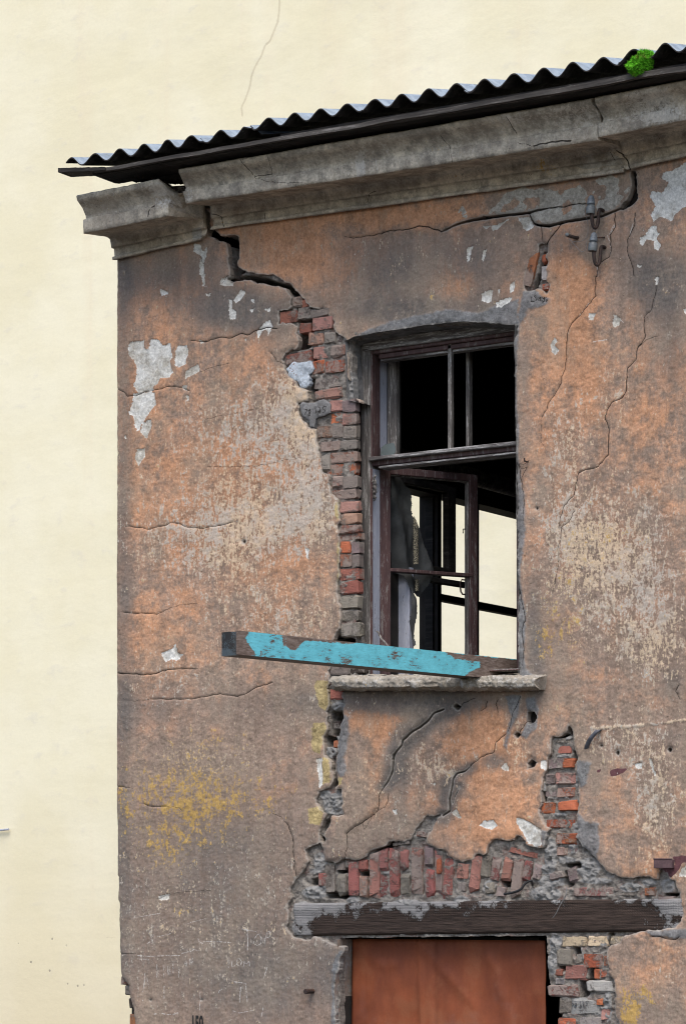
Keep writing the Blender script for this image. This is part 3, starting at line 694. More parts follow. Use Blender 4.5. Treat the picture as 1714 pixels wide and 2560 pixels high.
def f(k, *v): return q(k, *v)
FLAKES = [
    f(4, 225, 300, 295, 290, 300, 330, 315, 340, 320, 290, 350, 285, 375, 315, 410, 308, 420, 370, 410, 390, 425, 440, 410, 465, 365, 460, 355, 490, 340, 500, 335, 525, 270, 535, 240, 500, 255, 480, 260, 410, 240, 380, 218, 360),
    f(4, 445, 320, 485, 318, 490, 350, 475, 410, 445, 418, 430, 405, 435, 345), f(4, 480, 440, 500, 425, 545, 402, 545, 435, 515, 455, 480, 470),
    f(4, 245, 540, 300, 528, 345, 530, 345, 590, 300, 650, 280, 680, 265, 710, 250, 680, 240, 640, 225, 630, 240, 600), f(4, 285, 670, 330, 655, 330, 690, 300, 750, 270, 710),
    f(4, 262, 790, 295, 788, 295, 830, 270, 873, 250, 840), f(4, 365, 62, 400, 65, 405, 85, 370, 92), f(4, 555, -10, 570, -10, 575, 45, 560, 45),
    f(4, 680, 105, 695, 108, 700, 150, 722, 165, 710, 195, 680, 195), f(4, 735, 62, 752, 75, 745, 95, 718, 122, 705, 110), f(4, 785, 105, 800, 110, 802, 135, 788, 120),
    f(4, 845, 150, 875, 142, 870, 165), f(4, 780, 155, 800, 150, 790, 172), f(4, 835, 225, 870, 200, 880, 230, 860, 270, 850, 240, 825, 260, 815, 280, 805, 250), f(4, 645, 15, 690, 5, 700, 45, 660, 48, 640, 40),
    f(4, 465, 500, 490, 498, 490, 525, 470, 520), f(4, 480, 545, 498, 548, 490, 575), f(4, 575, 80, 595, 78, 590, 95), f(4, 205, 728, 215, 726, 212, 740), f(4, 545, 290, 575, 300, 555, 310), f(4, 752, 285, 765, 280, 760, 300),
    f(1, 705, 1020, 730, 1020, 740, 1060, 752, 1040, 765, 1030, 760, 1080, 745, 1110, 748, 1171, 735, 1171, 722, 1110, 735, 1085, 700, 1055),
    f(2, 1460, 700, 1500, 690, 1568, 650, 1640, 640, 1640, 830, 1568, 850, 1510, 890, 1500, 920, 1460, 900, 1420, 925, 1405, 890, 1430, 850, 1405, 800, 1410, 780, 1460, 790, 1490, 740, 1455, 720),
    f(2, 1410, 940, 1435, 940, 1435, 965, 1450, 970, 1430, 1000, 1450, 1030, 1445, 1055, 1425, 1050, 1420, 1010, 1390, 1005, 1370, 1035, 1355, 1020, 1360, 990, 1385, 990, 1390, 970),
    f(2, 800, 900, 855, 895, 868, 940, 840, 960, 820, 950), f(2, 675, 940, 755, 905, 680, 968), f(2, 630, 940, 668, 935, 650, 955), f(2, 563, 1045, 592, 1033, 588, 1050, 568, 1112), f(2, 635, 1050, 650, 1048, 635, 1105, 628, 1090),
    f(2, 1340, 1125, 1365, 1122, 1350, 1135),
    f(3, 625, 85, 670, 50, 682, 60, 670, 110, 650, 122, 625, 115), f(3, 698, 55, 712, 58, 706, 86), f(3, 695, 120, 740, 95, 768, 95, 760, 115, 720, 135, 695, 138), f(3, 758, 30, 777, 18, 772, 60, 755, 75),
    f(3, 1236, 170, 1272, 195, 1265, 222, 1240, 232, 1233, 205), f(3, 1122, 170, 1152, 172, 1142, 202, 1125, 192), f(3, 960, 285, 977, 300, 965, 320, 987, 340, 975, 370, 955, 355, 950, 310), f(3, 1430, 0, 1446, 0, 1440, 36, 1430, 34), f(3, 1548, 150, 1568, 148, 1568, 180),
    f(6, 365, 550, 410, 540, 435, 510, 445, 545, 470, 560, 440, 590, 420, 580, 390, 600, 375, 575), f(6, 1035, 75, 1050, 75, 1045, 130, 1036, 120),
    f(8, 1205, 890, 1240, 860, 1300, 852, 1320, 890, 1290, 910, 1250, 905), f(8, 1440, 840, 1490, 850, 1568, 930, 1568, 1020, 1510, 1000, 1480, 930, 1440, 880), f(8, 1040, 810, 1075, 785, 1100, 840, 1080, 845),
    f(8, 920, 630, 945, 628, 940, 648), f(8, 685, 800, 710, 795, 712, 822, 695, 822), f(8, 1340, 530, 1375, 500, 1390, 550, 1360, 552), f(8, 216, 480, 256, 480, 262, 560, 256, 640, 240, 660, 232, 580),
    f(9, 540, 840, 600, 860, 660, 895, 690, 915, 690, 1000, 660, 1030, 620, 1000, 580, 950, 570, 900), f(11, 1530, 235, 1568, 195, 1640, 190, 1640, 275, 1525, 275), f(9, 680, 495, 715, 490, 705, 560, 680, 540),
    f(9, 1240, 520, 1298, 505, 1295, 540, 1260, 545), f(9, 1340, 470, 1360, 480, 1382, 570, 1370, 580), f(11, 690, 630, 795, 628, 790, 700, 745, 800, 720, 880, 705, 700),
    f(7, 360, 585, 410, 575, 405, 600, 360, 605),
]
BROKEN = [f(2, 545, 850, 600, 830, 690, 800, 760, 780, 830, 772, 900, 782, 1000, 770, 1060, 750, 1140, 722, 1250, 720, 1312, 690, 1316, 760, 1300, 805, 1260, 852, 1180, 888, 1110, 900, 940, 935, 870, 925, 845, 880, 640, 895, 560, 915, 520, 885)]
CEMENT = [f(3, 35, 285, 45, 270, 150, 222, 300, 182, 480, 150, 620, 165, 680, 135, 800, 100, 800, 180, 812, 225, 790, 235, 640, 218, 480, 218, 280, 245, 160, 262, 50, 285),
          f(3, 815, 70, 850, 55, 880, 60, 900, 82, 948, 100, 942, 125, 890, 147, 850, 150, 835, 188, 812, 215, 800, 185, 812, 110),
          f(3, 770, 225, 812, 215, 800, 290, 795, 400, 803, 600, 803, 800, 815, 1000, 838, 1171, 780, 1171), f(5, 785, 40, 812, 140, 835, 240, 830, 420, 815, 520, 818, 640, 838, 760, 830, 900, 840, 1000, 885, 1040, 785, 1040),
          f(7, 1150, 960, 1165, 850, 1200, 830, 1230, 840, 1240, 1171, 1240, 1400, 1120, 1400, 1150, 1100), f(9, 905, 800, 960, 860, 1040, 870, 1035, 1040, 1020, 1100, 960, 1080, 905, 1000), f(9, 690, 915, 760, 940, 770, 1100, 700, 1100, 690, 1000),
          f(9, 470, 100, 555, 90, 560, 200, 510, 290, 470, 430, 450, 400, 500, 230), f(9, 590, 110, 650, 100, 665, 180, 660, 290, 600, 360, 560, 340, 600, 250), f(11, 1290, 600, 1568, 590, 1640, 600, 1640, 650, 1500, 655, 1450, 640, 1370, 640),
          f(8, 380, 190, 430, 230, 430, 330, 400, 470, 420, 560, 380, 600, 340, 560, 350, 380), f(9, 900, 480, 990, 500, 960, 640, 920, 660, 895, 560)]
CREAMY = [f(8, 215, 0, 295, 0, 294, 150, 270, 180, 235, 160, 205, 40), f(8, 200, 260, 270, 260, 280, 300, 255, 350, 250, 460, 200, 440, 190, 300), f(8, 258, 478, 300, 480, 300, 620, 262, 630), f(8, 350, 600, 385, 605, 375, 645, 350, 640),
          f(8, 170, 780, 240, 770, 262, 820, 240, 890, 180, 880), f(6, 1172, 40, 1184, 40, 1186, 280, 1172, 250), f(4, 1165, 1050, 1180, 1020, 1184, 1100, 1172, 1120)]
MAROON = [f(9, 1108, 548, 1150, 535, 1215, 538, 1190, 560, 1140, 585, 1105, 592), f(9, 1025, 545, 1045, 545, 1040, 570, 1022, 562), f(11, 1480, 145, 1640, 150, 1640, 180, 1540, 190, 1510, 250, 1470, 275, 1420, 260, 1400, 225, 1500, 200)]

# broad weathering zones (x, y, rx, ry, weight) in whole-image coordinates
ORANGE = [(600, 590, 90, 80, .25), (1310, 680, 60, 80, .25), (870, 1640, 60, 50, .4), (1130, 1700, 70, 60, .4), (430, 2120, 330, 260, -.35), (560, 1750, 200, 120, -.15), (520, 850, 260, 90, .25), (480, 1150, 260, 160, .35), (700, 590, 80, 60, .45), (880, 495, 190, 28, .9), (620, 560, 70, 60, .35), (850, 600, 60, 40, .35), (620, 540, 90, 40, .4), (560, 600, 40, 60, .2), (430, 660, 70, 40, .45), (350, 1480, 80, 60, .45),
          (1300, 800, 80, 120, .5), (1330, 950, 120, 120, .15), (1480, 900, 90, 150, .3), (1300, 600, 60, 120, .4), (1040, 640, 50, 50, .55), (860, 1650, 45, 45, .8), (1100, 1690, 60, 60, .75), (1120, 1850, 110, 110, .6), (850, 1800, 40, 70, .4), (1000, 1850, 50, 40, .25),
          (1480, 1980, 80, 90, .35), (1400, 1750, 60, 80, -.1), (1350, 1200, 150, 150, .15), (650, 1350, 160, 160, .2), (320, 950, 60, 200, .3), (1500, 2240, 60, 60, .2), (690, 2200, 50, 80, .12), (300, 700, 60, 60, .15), (560, 1050, 200, 60, .2)]
PALE = [(430, 2080, 300, 220, .16), (480, 1720, 200, 80, .12), (900, 1850, 120, 120, .1), (560, 1000, 170, 120, .32), (700, 920, 90, 120, .38), (640, 1180, 140, 80, .25), (480, 1230, 200, 110, .38), (720, 1120, 60, 120, .3), (640, 1420, 180, 90, .28), (380, 1560, 120, 70, .2), (1400, 1250, 140, 110, .4), (1480, 1120, 120, 80, .1), (1290, 1010, 60, 100, .3), (1400, 900, 60, 80, .22), (1330, 1400, 120, 100, .25),
        (1500, 1400, 80, 120, .28), (1480, 1500, 100, 80, .2), (1500, 1830, 60, 140, .38), (1400, 1700, 100, 60, .28), (1000, 1750, 90, 60, .25), (1180, 1690, 40, 120, .25), (460, 1760, 120, 50, .12), (760, 1600, 80, 100, .15), (720, 900, 50, 40, .2), (1290, 1200, 60, 90, .3), (900, 580, 120, 50, .08), (700, 2080, 80, 120, .1), (1530, 2250, 60, 60, .15)]
SOOT_SHADE = [(860, 610, 260, 90, .16), (400, 650, 150, 90, .18), (1480, 700, 110, 120, .2), (940, 700, 200, 30, .2), (900, 1600, 200, 30, .3), (400, 640, 160, 70, .35), (600, 720, 130, 50, .65), (520, 700, 70, 50, .35), (880, 620, 120, 90, .55), (1080, 590, 90, 70, .5), (980, 720, 160, 30, .65), (1120, 680, 60, 50, .3), (1510, 640, 80, 70, .75), (1530, 800, 60, 110, .4), (1350, 560, 120, 60, .45), (1250, 560, 60, 60, .2), (285, 900, 22, 900, .35), (280, 1500, 25, 900, .25),
        (500, 1900, 260, 140, .36), (450, 2150, 320, 220, .44), (620, 2250, 160, 140, .35), (330, 1620, 90, 60, .3), (560, 1620, 200, 70, .3), (940, 1600, 190, 36, 1.0), (920, 1760, 28, 90, .55), (950, 1690, 60, 30, .4), (1130, 1740, 45, 28, .7), (960, 1900, 120, 60, .35), (800, 1950, 90, 60, .25), (1250, 1480, 80, 140, .35), (1300, 1300, 60, 60, .1),  # band under the sill paints soot together with the sill's soft shade
        (1540, 1560, 40, 80, .45), (1420, 1580, 160, 40, .2), (1540, 1690, 60, 40, .4), (1330, 1760, 60, 80, .35), (1480, 2300, 120, 60, .4), (740, 1480, 60, 60, .3), (700, 1250, 40, 40, .2), (640, 820, 60, 50, .2), (1220, 1450, 25, 250, .4), (1200, 900, 14, 160, .4), (480, 980, 60, 40, .18), (700, 1700, 60, 200, .15), (780, 2200, 60, 120, .35), (560, 1340, 80, 60, .2)]
LICHEN = [(420, 1830, 190, 150, .16), (1340, 1350, 140, 160, .15), (450, 1800, 190, 90, .42), (430, 1880, 110, 90, .36), (380, 1960, 60, 60, .35), (500, 1690, 100, 30, .35), (600, 1840, 120, 40, .2), (1370, 1230, 120, 60, .32), (1290, 1420, 60, 100, .4), (1240, 1460, 30, 40, .3), (1440, 2310, 40, 55, .95), (1480, 2270, 30, 25, .4), (1400, 1740, 40, 25, .35), (1340, 1850, 30, 20, .3), (430, 2080, 80, 40, .25), (280, 1850, 20, 60, .3)]

def wall_attrs(X, Z, px, py, hole):
    wob = 18 * fbm(X * 5, Z * 5, 31, 3)
    smear = union_sd(px + 2 * wob, py - wob, GAPS[2:], 60)
    smear = 0.75 * np.exp(-(np.clip(-smear - 2, 0, 60) / 20.0) ** 2) * (0.8 + 1.2 * fbm(X * 9, Z * 9, 57, 3))
    a = blobs(px + wob, py - wob, ORANGE, 0.30), np.clip(blobs(px + wob, py - wob, PALE, 0.24), 0, .8), np.clip(blobs(px - wob, py + wob, SOOT_SHADE, 0.12) + smear, 0, 1.1)
    wx = 9 * fbm(X * 16, Z * 16, 91, 4); wz = 9 * fbm(X * 16, Z * 16, 92, 4)
    fl = union_sd(px + wx, py + wz, FLAKES)
    br = union_sd(px + wx, py + wz, BROKEN)
    br = np.minimum(br, 5) + 30 * fbm(X * 16, Z * 16, 77, 4) - 3.5
    fl = fl + 2 * fbm(X * 30, Z * 30, 5, 3)
    ce = union_sd(px + wx, py + wz, CEMENT)
    b = np.clip(blobs(px, py, LICHEN, 0.0), 0, 1.0), fl * PXM, ce * PXM
    vx, vy, ww = lines_vec(px, py, CRACKS + SCRATCH)
    kx, ky, kw = lines_vec(px, py, CHALK, 8)
    e = union_sd(px + wx, py + wz, MAROON) * PXM, union_sd(px + wx, py + wz, CREAMY) * PXM, np.exp(-np.clip(-hole, 0, 60) / 5.0)
    zz_ = np.zeros_like(px)
    at = {'G': (np.clip(br / 10 + .5, 0, 1), zz_, zz_), 'A': a, 'B': b, 'C': (vx * PXM, vy * PXM, ww * PXM), 'K': (kx * PXM, ky * PXM, kw * PXM), 'E': e}
    return at, fl, ce, np.hypot(vx, vy), ww

STEP = 2.3
def frange(a, b, n): return np.linspace(a, b, max(2, int(n)))
xr = P(1790, 1500).x; zt = P(1790, 180).z; zb = P(857, 2640).z
xs = np.concatenate([frange(XL - 0.012, xr, (xr - XL) / (STEP * PXM / math.cos(TH))), np.linspace(xr, xr + 3.2, 40)[1:]])
zs = np.concatenate([np.linspace(0.0, zb, 24)[:-1], frange(zb, zt, (zt - zb) / (STEP * PXM))])

CORN_TOP = [(250, 560), (480, 500), (520, 520), (857, 470), (1240, 430), (1420, 400), (1580, 400), (1714, 370), (2100, 310), (6000, 0)]   # wall runs up behind the cornice to here

def wall_fields(X, Z, px, py):
    n1 = fbm(X * 24, Z * 24, 3, 4); n2 = fbm(X * 80, Z * 80, 8, 2)
    hole = union_sd(px, py, HOLES) + 7.5 * n1 + 3.0 * n2
    hole = np.maximum(hole, union_sd(px, py, GAPS) + 1.4 * n1 + 0.3)
    hole = np.maximum(hole, union_sd(px, py, SMALL) + 1.5 * n1)
    side = px - np.interp(py, [p[0] for p in LSIL], [p[1] for p in LSIL]) + 1.3 * n1
    top = py - np.interp(px, [p[0] for p in CORN_TOP], [p[1] for p in CORN_TOP])
    keep = np.minimum(np.minimum(-hole, side), top)
    at, fl, ce, cdst, cw = wall_attrs(X, Z, px, py, hole)
    y = -0.014 * fbm(X * 1.7, Z * 1.7, 21, 3) - 0.009 * fbm(X * 7, Z * 7, 22, 4) - 0.0045 * fbm(X * 55, Z * 55, 23, 3) - 0.0022 * fbm(X * 120, Z * 120, 24, 2)
    y += 0.0045 / (1 + np.exp(-fl * 1.5))                                    # flaked skin lies deeper
    y -= 0.004 / (1 + np.exp(-np.clip(ce, -20, 20) * 0.8))                   # repairs stand proud
    y += 0.005 * np.exp(-(cdst / 2.2) ** 2) * (cw > 0.55)
    # lips of the torn plaster curl and crumble
    y += 0.008 * np.exp(-np.clip(keep, 0, None) / 4.0) * (1.1 + 1.6 * n1) * (keep < 30)
    # the panel under the long crack leans back, the one right of the big gap stands forward
    pan = poly_sd(px, py, q(1, 905, 985, 920, 1140, 1060, 1160) + q(4, 1010, 95, 1150, 200, 1210, 290) + q(3, 280, 237, 640, 210, 790, 226, 850, 60, 925, -60) + q(2, 870, 930, 640, 905, 445, 965, 0, 985), 60)
    y += 0.012 / (1 + np.exp(-pan / 3.0))
    low = poly_sd(px, py, q(8, 386, 130, 1040, 165, 690, 460, 600, 780, 405, 940, 400, 1090, 270, 1100, 350, 640), 60)
    y += -0.010 / (1 + np.exp(-low / 2.0))
    ledge = np.exp(-((py - np.interp(px, [1480, 1590, 1714, 2000], [1822, 1815, 1800, 1775])) / 4.5) ** 2) * (px > 1475)
    y -= 0.003 * ledge * (1 + 2 * n1)
    A = at['A']; at['A'] = (A[0], np.clip(A[1] + ledge * (0.35 + 1.2 * n1), 0, 1.1), A[2])
    return keep, y, at
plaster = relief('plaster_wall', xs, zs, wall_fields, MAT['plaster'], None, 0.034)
part(plaster)

# ---- mortar and rubble bed that shows where the plaster fell
DEEP = [q(1, 735, 840, 770, 870, 780, 950, 805, 965, 825, 988, 903, 985, 905, 1100, 918, 1140, 868, 1180, 856, 1030, 800, 1000, 762, 985, 745, 920),
        q(4, 640, 8, 760, -4, 830, 6, 890, 26, 955, 50, 1010, 95, 1000, 110, 955, 82, 880, 48, 820, 32, 760, 24, 690, 30),
        q(4, 985, 200, 1048, 198, 1050, 262, 1036, 275, 1032, 320, 985, 330, 975, 300, 1005, 262), q(4, 1047, 340, 1064, 345, 1060, 385, 1052, 440, 1046, 390), q(4, 1040, 470, 1068, 470, 1064, 555, 1048, 568, 1034, 505),
        q(4, 985, 100, 1012, 98, 1020, 112, 1045, 135, 1000, 150, 985, 150), q(6, 1130, 480, 1180, 470, 1240, 492, 1240, 512, 1170, 520),
        q(8, 300, 200, 378, 195, 372, 300, 340, 330, 300, 330), q(8, 262, 345, 320, 350, 325, 410, 275, 400), q(8, 310, 480, 345, 470, 345, 560, 318, 540), q(8, 310, 600, 345, 560, 350, 630, 320, 660), q(8, 250, 880, 298, 840, 292, 900, 262, 940), q(8, 225, 955, 270, 975, 250, 1015),
        q(9, 840, 290, 852, 268, 872, 300, 868, 335, 845, 335), q(9, 780, 345, 830, 335, 800, 352), q(9, 880, 440, 900, 470, 890, 500), q(9, 690, 735, 680, 690, 700, 690),
        q(11, 825, 205, 900, 198, 905, 215, 850, 225), q(11, 815, 250, 850, 240, 862, 320, 840, 330, 815, 310), q(10, 1335, 300, 1400, 310, 1385, 335, 1350, 330), q(10, 480, 250, 530, 245, 530, 268, 480, 272),
        q(10, 190, 290, 235, 290, 230, 320, 180, 318), q(10, 270, 372, 400, 385, 385, 402, 280, 398), q(10, 345, 232, 400, 232, 398, 248, 350, 248), q(10, 640, 60, 668, 62, 655, 100, 560, 130, 570, 118),
        q(11, 875, 715, 900, 720, 905, 765, 880, 760), q(11, 975, 830, 1005, 835, 1000, 905, 965, 910), q(11, 915, 910, 955, 905, 955, 990, 915, 1015), q(11, 725, 1015, 785, 1020, 792, 1180, 795, 1500, 720, 1500), q(11, 1090, 625, 1104, 625, 1100, 695, 1085, 710), q(11, 790, 815, 830, 815, 825, 840, 790, 835),
        q(11, 1430, 385, 1500, 385, 1480, 400, 1440, 400), H5, H6, H8, q(16, 900, 960, 930, 960, 830, 1500, 680, 1860, 610, 1960, 660, 1760, 780, 1480)] + GAPS + SMALL
LUMPS = [(1095, 610, 55, 40, 1), (1060, 650, 25, 40, .8)]
LUMP4 = [(1230, 520, 30, 50, .8), (1225, 460, 25, 40, .7), (1000, 300, 18, 40, .7), (975, 250, 25, 20, .7), (1225, 590, 18, 60, .6), (1180, 170, 30, 18, .5), (1080, 165, 40, 14, .7)]
LUMP8 = [(340, 160, 40, 28, 1.3), (300, 430, 34, 50, 1.1), (345, 350, 25, 22, .8), (320, 750, 70, 60, 1.4), (265, 700, 40, 30, 1), (330, 800, 50, 26, 1.1), (330, 930, 50, 40, 1.2), (280, 800, 30, 20, .9), (220, 690, 30, 25, .8)]
LUMP10 = [(200, 370, 80, 40, 1.2), (260, 345, 40, 20, 1.0), (130, 480, 60, 55, 1.3), (110, 580, 50, 60, 1.3), (430, 420, 40, 26, 1.0), (760, 440, 110, 30, 1.1), (1090, 450, 60, 60, 1.2), (1260, 340, 40, 50, 1.0), (1320, 440, 90, 30, 1.0), (1190, 320, 18, 50, .7), (230, 180, 50, 70, .8), (200, 240, 60, 30, .6), (640, 250, 30, 14, .8), (890, 330, 12, 80, .5)]
LUMP11 = [(690, 230, 70, 30, 1.2), (740, 300, 90, 40, 1.2), (700, 380, 90, 50, 1.3), (730, 150, 40, 120, 1.2), (960, 220, 80, 70, 1.0), (1010, 300, 110, 20, 1.0), (1220, 340, 70, 30, 1.2), (1330, 310, 50, 25, .9), (1440, 440, 90, 30, 1.0), (1450, 330, 60, 60, .7), (760, 680, 40, 60, 1.1), (740, 800, 30, 80, 1.2), (900, 720, 30, 20, .7), (1080, 1060, 26, 110, 1.1), (920, 760, 30, 40, .6), (1010, 890, 30, 14, .6), (1060, 690, 40, 14, .6), (1040, 1100, 60, 40, .7)]
LUMP9 = [(830, 350, 40, 18, .8), (810, 465, 60, 14, .7), (690, 660, 14, 40, .7), (790, 822, 40, 12, 1.2), (890, 900, 30, 40, .8), (870, 1010, 30, 60, 1.0), (830, 1100, 60, 25, 1.0), (780, 720, 90, 8, .6), (890, 620, 16, 60, .6)]
LUMPC = [(x, y, 24, 26, .8) for x, y in ()]
def lumps(px, py):
    o = np.zeros(px.shape)
    for k, L in ((4, LUMP4), (8, LUMP8), (10, LUMP10), (11, LUMP11), (9, LUMP9)):
        ox, oy, s = CROP[k]
        for x, y, rx, ry, wgt in L:
            o = np.maximum(o, wgt * np.exp(-((((px - ox) / s - x) / rx) ** 2 + (((py - oy) / s - y) / ry) ** 2) ** 1.5))
    return o
DOOR_L = 878.0
BEDCUT = [q(3, 20, 300, 40, 560, 40, 1171) + q(5, 40, 0, 50, 1020, 1000, 1020) + q(3, 1000, 1171, 800, 220, 640, 205, 280, 230, 30, 285), [(842, 2346), (1360, 2340), (1372, 2520), (1388, 2545), (1388, 3300), (842, 3300)]]

def bed_fields(X, Z, px, py):
    n1 = fbm(X * 24, Z * 24, 3, 4); n2 = fbm(X * 80, Z * 80, 8, 2)
    reg = union_sd(px, py, HOLES + GAPS + SMALL, 40) + 14
    cut = union_sd(px, py, BEDCUT, 30) + 3 * n1
    side = px - np.interp(py, [p[0] for p in LSIL], [p[1] for p in LSIL]) - 4
    top = py - np.interp(px, [p[0] for p in CORN_TOP], [p[1] for p in CORN_TOP])
    keep = np.minimum(np.minimum(np.minimum(reg, -cut), side), top)
    lp = lumps(px, py)
    rough = fbm(X * 26, Z * 26, 41, 4); r2 = fbm(X * 90, Z * 90, 43, 3)
    warp = 6 * fbm(X * 18, Z * 18, 51, 3)
    deep = union_sd(px + warp, py - warp, DEEP)
    r3 = np.abs(fbm(X * 34, Z * 34, 47, 4)) - .12
    y = 0.027 + 0.026 * rough + 0.012 * r2 - lp * (0.008 + 0.05 * rough - 0.07 * r3)
    dd = 1 / (1 + np.exp(-(deep) * 0.9))
    y = y * (1 - dd) + dd * 0.30
    z0 = np.zeros_like(px)
    return keep, y, {'A': (np.clip(lp, 0, 1), z0, z0)}
bx0 = P(560, 1500).x; bx1 = P(1730, 1500).x
STB = 2.2
bed = relief('mortar', frange(bx0, bx1, (bx1 - bx0) / (STB * PXM / math.cos(TH))), frange(P(857, 2640).z, P(620, 500).z, (P(620, 500).z - P(857, 2640).z) / (STB * PXM)), bed_fields, MAT['mortar'], None, 0.05)
part(bed)

# ---- wall core behind, with the two openings
WXL, WXR = P(884, 1300).x, P(1300, 1300).x
WZB, WZT = P(900, 1700).z, P(1290, 780).z
DXL, DXR, DZT = P(842, 2400).x, P(1400, 2400).x, P(900, 2343).z
XE = xr + 3.2
CT = P(300, 640).z
core = MB()
core.box(XL + 0.012, WXL - 0.02, 0.345, 0.50, WZB, CT)
core.box(XL + 0.012, WXL - 0.02, 0.345, 0.50, DZT, WZB)
core.box(WXL - 0.02, WXR + 0.0, 0.345, 0.50, DZT, WZB - 0.06)
core.box(WXL - 0.02, WXR + 0.0, 0.345, 0.50, WZT, CT)
core.box(WXR + 0.0, XE, 0.345, 0.50, DZT, CT)
core.box(XL + 0.06, DXL - 0.004, 0.06, 0.50, 0.0, P(300, 2480).z)
core.box(XL + 0.012, DXL - 0.004, 0.345, 0.50, P(300, 2480).z, DZT)
core.box(DXR, XE, 0.345, 0.50, 0.0, DZT)
core.box(P(640, 600).x, XE, 0.345, 0.50, CT, P(640, 460).z)
core.box(WXR + 0.03, XE, 0.06, 0.344, DZT + .9, CT)
part(core.build('wall_core', MAT['dark_wall']))

# reveals of window and doorway
def strip(name, path, y0, y1, mat, n=10, bumpy=0.006, soot=0.55, cement=0.02):
    pts = []
    for (a, b) in zip(path[:-1], path[1:]):
        L = math.hypot(b[0] - a[0], b[1] - a[1]); k = max(1, int(L / 6))
        for i in range(k): pts.append((a[0] + (b[0] - a[0]) * i / k, a[1] + (b[1] - a[1]) * i / k))
    pts.append(path[-1])
    w_ = onY([p[0] for p in pts], [p[1] for p in pts], 0.0)
    ys = np.linspace(y0, y1, n)
    m_ = len(pts)
    t = np.gradient(w_[:, 0]), np.gradient(w_[:, 2]); tl = np.hypot(*t) + 1e-9
    nx, nz = t[1] / tl, -t[0] / tl
    co = []
    for j, yv in enumerate(ys):
        s = np.cumsum(tl)
        d = bumpy * 2 * fbm(s * 12, np.full(m_, yv * 12), 61, 4) + (0.004 * rnd.random() if j else 0)
        co.append(np.stack([w_[:, 0] + nx * d, np.full(m_, yv), w_[:, 2] + nz * d], 1))
    co = np.concatenate(co); idx = np.arange(n * m_).reshape(n, m_)
    quad = np.stack([idx[:-1, :-1], idx[:-1, 1:], idx[1:, 1:], idx[1:, :-1]], -1).reshape(-1, 4)
    o_ = np.ones(len(co))
    at = {'A': np.stack([o_ * .2, o_ * .2, o_ * soot], 1), 'B': np.stack([o_ * 0, o_ * -.05, o_ * cement], 1), 'C': np.stack([o_, o_, o_ * 6e-4], 1), 'K': np.stack([o_, o_, o_ * 6e-4], 1), 'E': np.stack([o_ * -.05, o_ * -.05, o_ * 0], 1)}
    return part(mesh_np(name, co, [quad], mat, None, at))
strip('reveal', [(890, 1004), (870, 1000), (866, 950), (863, 900), (862, 852)] + q(3, 50, 276, 160, 255, 280, 237, 480, 210, 640, 210, 770, 226, 786, 222, 778, 300, 785, 400, 787, 600, 790, 800, 795, 1171) + q(5, 795, 300, 800, 600, 803, 1010), -0.001, 0.152, MAT['plaster'])
strip('reveal', [(838, 3000), (838, 2600), (838, 2450), (842, 2400), (843, 2350)], -0.001, 0.30, MAT['plaster'], soot=.35, cement=.0)

# ------------------------------------------------------------------ bricks, one object each
def brick_meshes(n=14):
    out = []
    for i in range(n):
        r_ = random.Random(100 + i)
        bm = bmesh.new(); bmesh.ops.create_cube(bm, size=1.0)
        bmesh.ops.scale(bm, vec=(1.0, 1.4, 0.56), verts=bm.verts)
        bmesh.ops.bevel(bm, geom=list(bm.edges), offset=r_.uniform(0.04, 0.085), segments=1, affect='EDGES')
        for v in bm.verts:
            v.co += Vector((r_.uniform(-1, 1) * .05, r_.uniform(-1, 1) * .045, r_.uniform(-1, 1) * .04))
        bmesh.ops.scale(bm, vec=(1.0, 1 / 1.4, 1 / 0.56), verts=bm.verts)
        me = bpy.data.meshes.new('brick'); bm.to_mesh(me); bm.free()
        me.materials.append(MAT['brick']); out.append(me)
    return out
BM = brick_meshes()
BC = {'r': (0.27, 0.112, 0.08), 'R': (0.42, 0.13, 0.068), 'p': (0.37, 0.215, 0.165), 'g': (0.22, 0.18, 0.16), 'o': (0.33, 0.14, 0.07), 'c': (0.58, 0.48, 0.31), 'w': (0.40, 0.38, 0.35), 'b': (0.50, 0.56, 0.62), 'd': (0.06, 0.045, 0.04), 'm': (0.265, 0.105, 0.088), 'M': (0.31, 0.145, 0.12)}
proto = bpy.data.objects.new('brick', BM[0])
def brick(px, py, wpx, hpx, c, rot=0.0, yf=None, depth=0.2):
    yf = rnd.uniform(0.010, 0.026) if yf is None else yf
    o = proto.copy(); o.data = rnd.choice(BM)
    p = P(px, py, yf)
    a = P(px - wpx / 2, py, yf); b = P(px + wpx / 2, py, yf); t = P(px, py - hpx / 2, yf); u = P(px, py + hpx / 2, yf)
    o.scale = ((b.x - a.x), depth, (t.z - u.z))
    o.location = (p.x, yf + depth / 2, p.z)
    o.rotation_euler = (rnd.uniform(-.03, .03), R(rot) + rnd.uniform(-.012, .012), rnd.uniform(-.05, .05))
    k = rnd.uniform(0.78, 1.2); col = BC[c]
    o.color = (min(1, col[0] * k), min(1, col[1] * k * rnd.uniform(.9, 1.1)), min(1, col[2] * k), 1)
    link(o); part(o)
    return o
def rects(k, data, **kw):
    ox, oy, s = CROP[k]
    for x0, y0, x1, y1, c in data:
        if k in (4, 6): kw['depth'] = 0.045 if x1 > 1225 else 0.16
        brick(ox + (x0 + x1) / 2 * s, oy + (y0 + y1) / 2 * s, (x1 - x0) * s, (y1 - y0) * s, c, **kw)
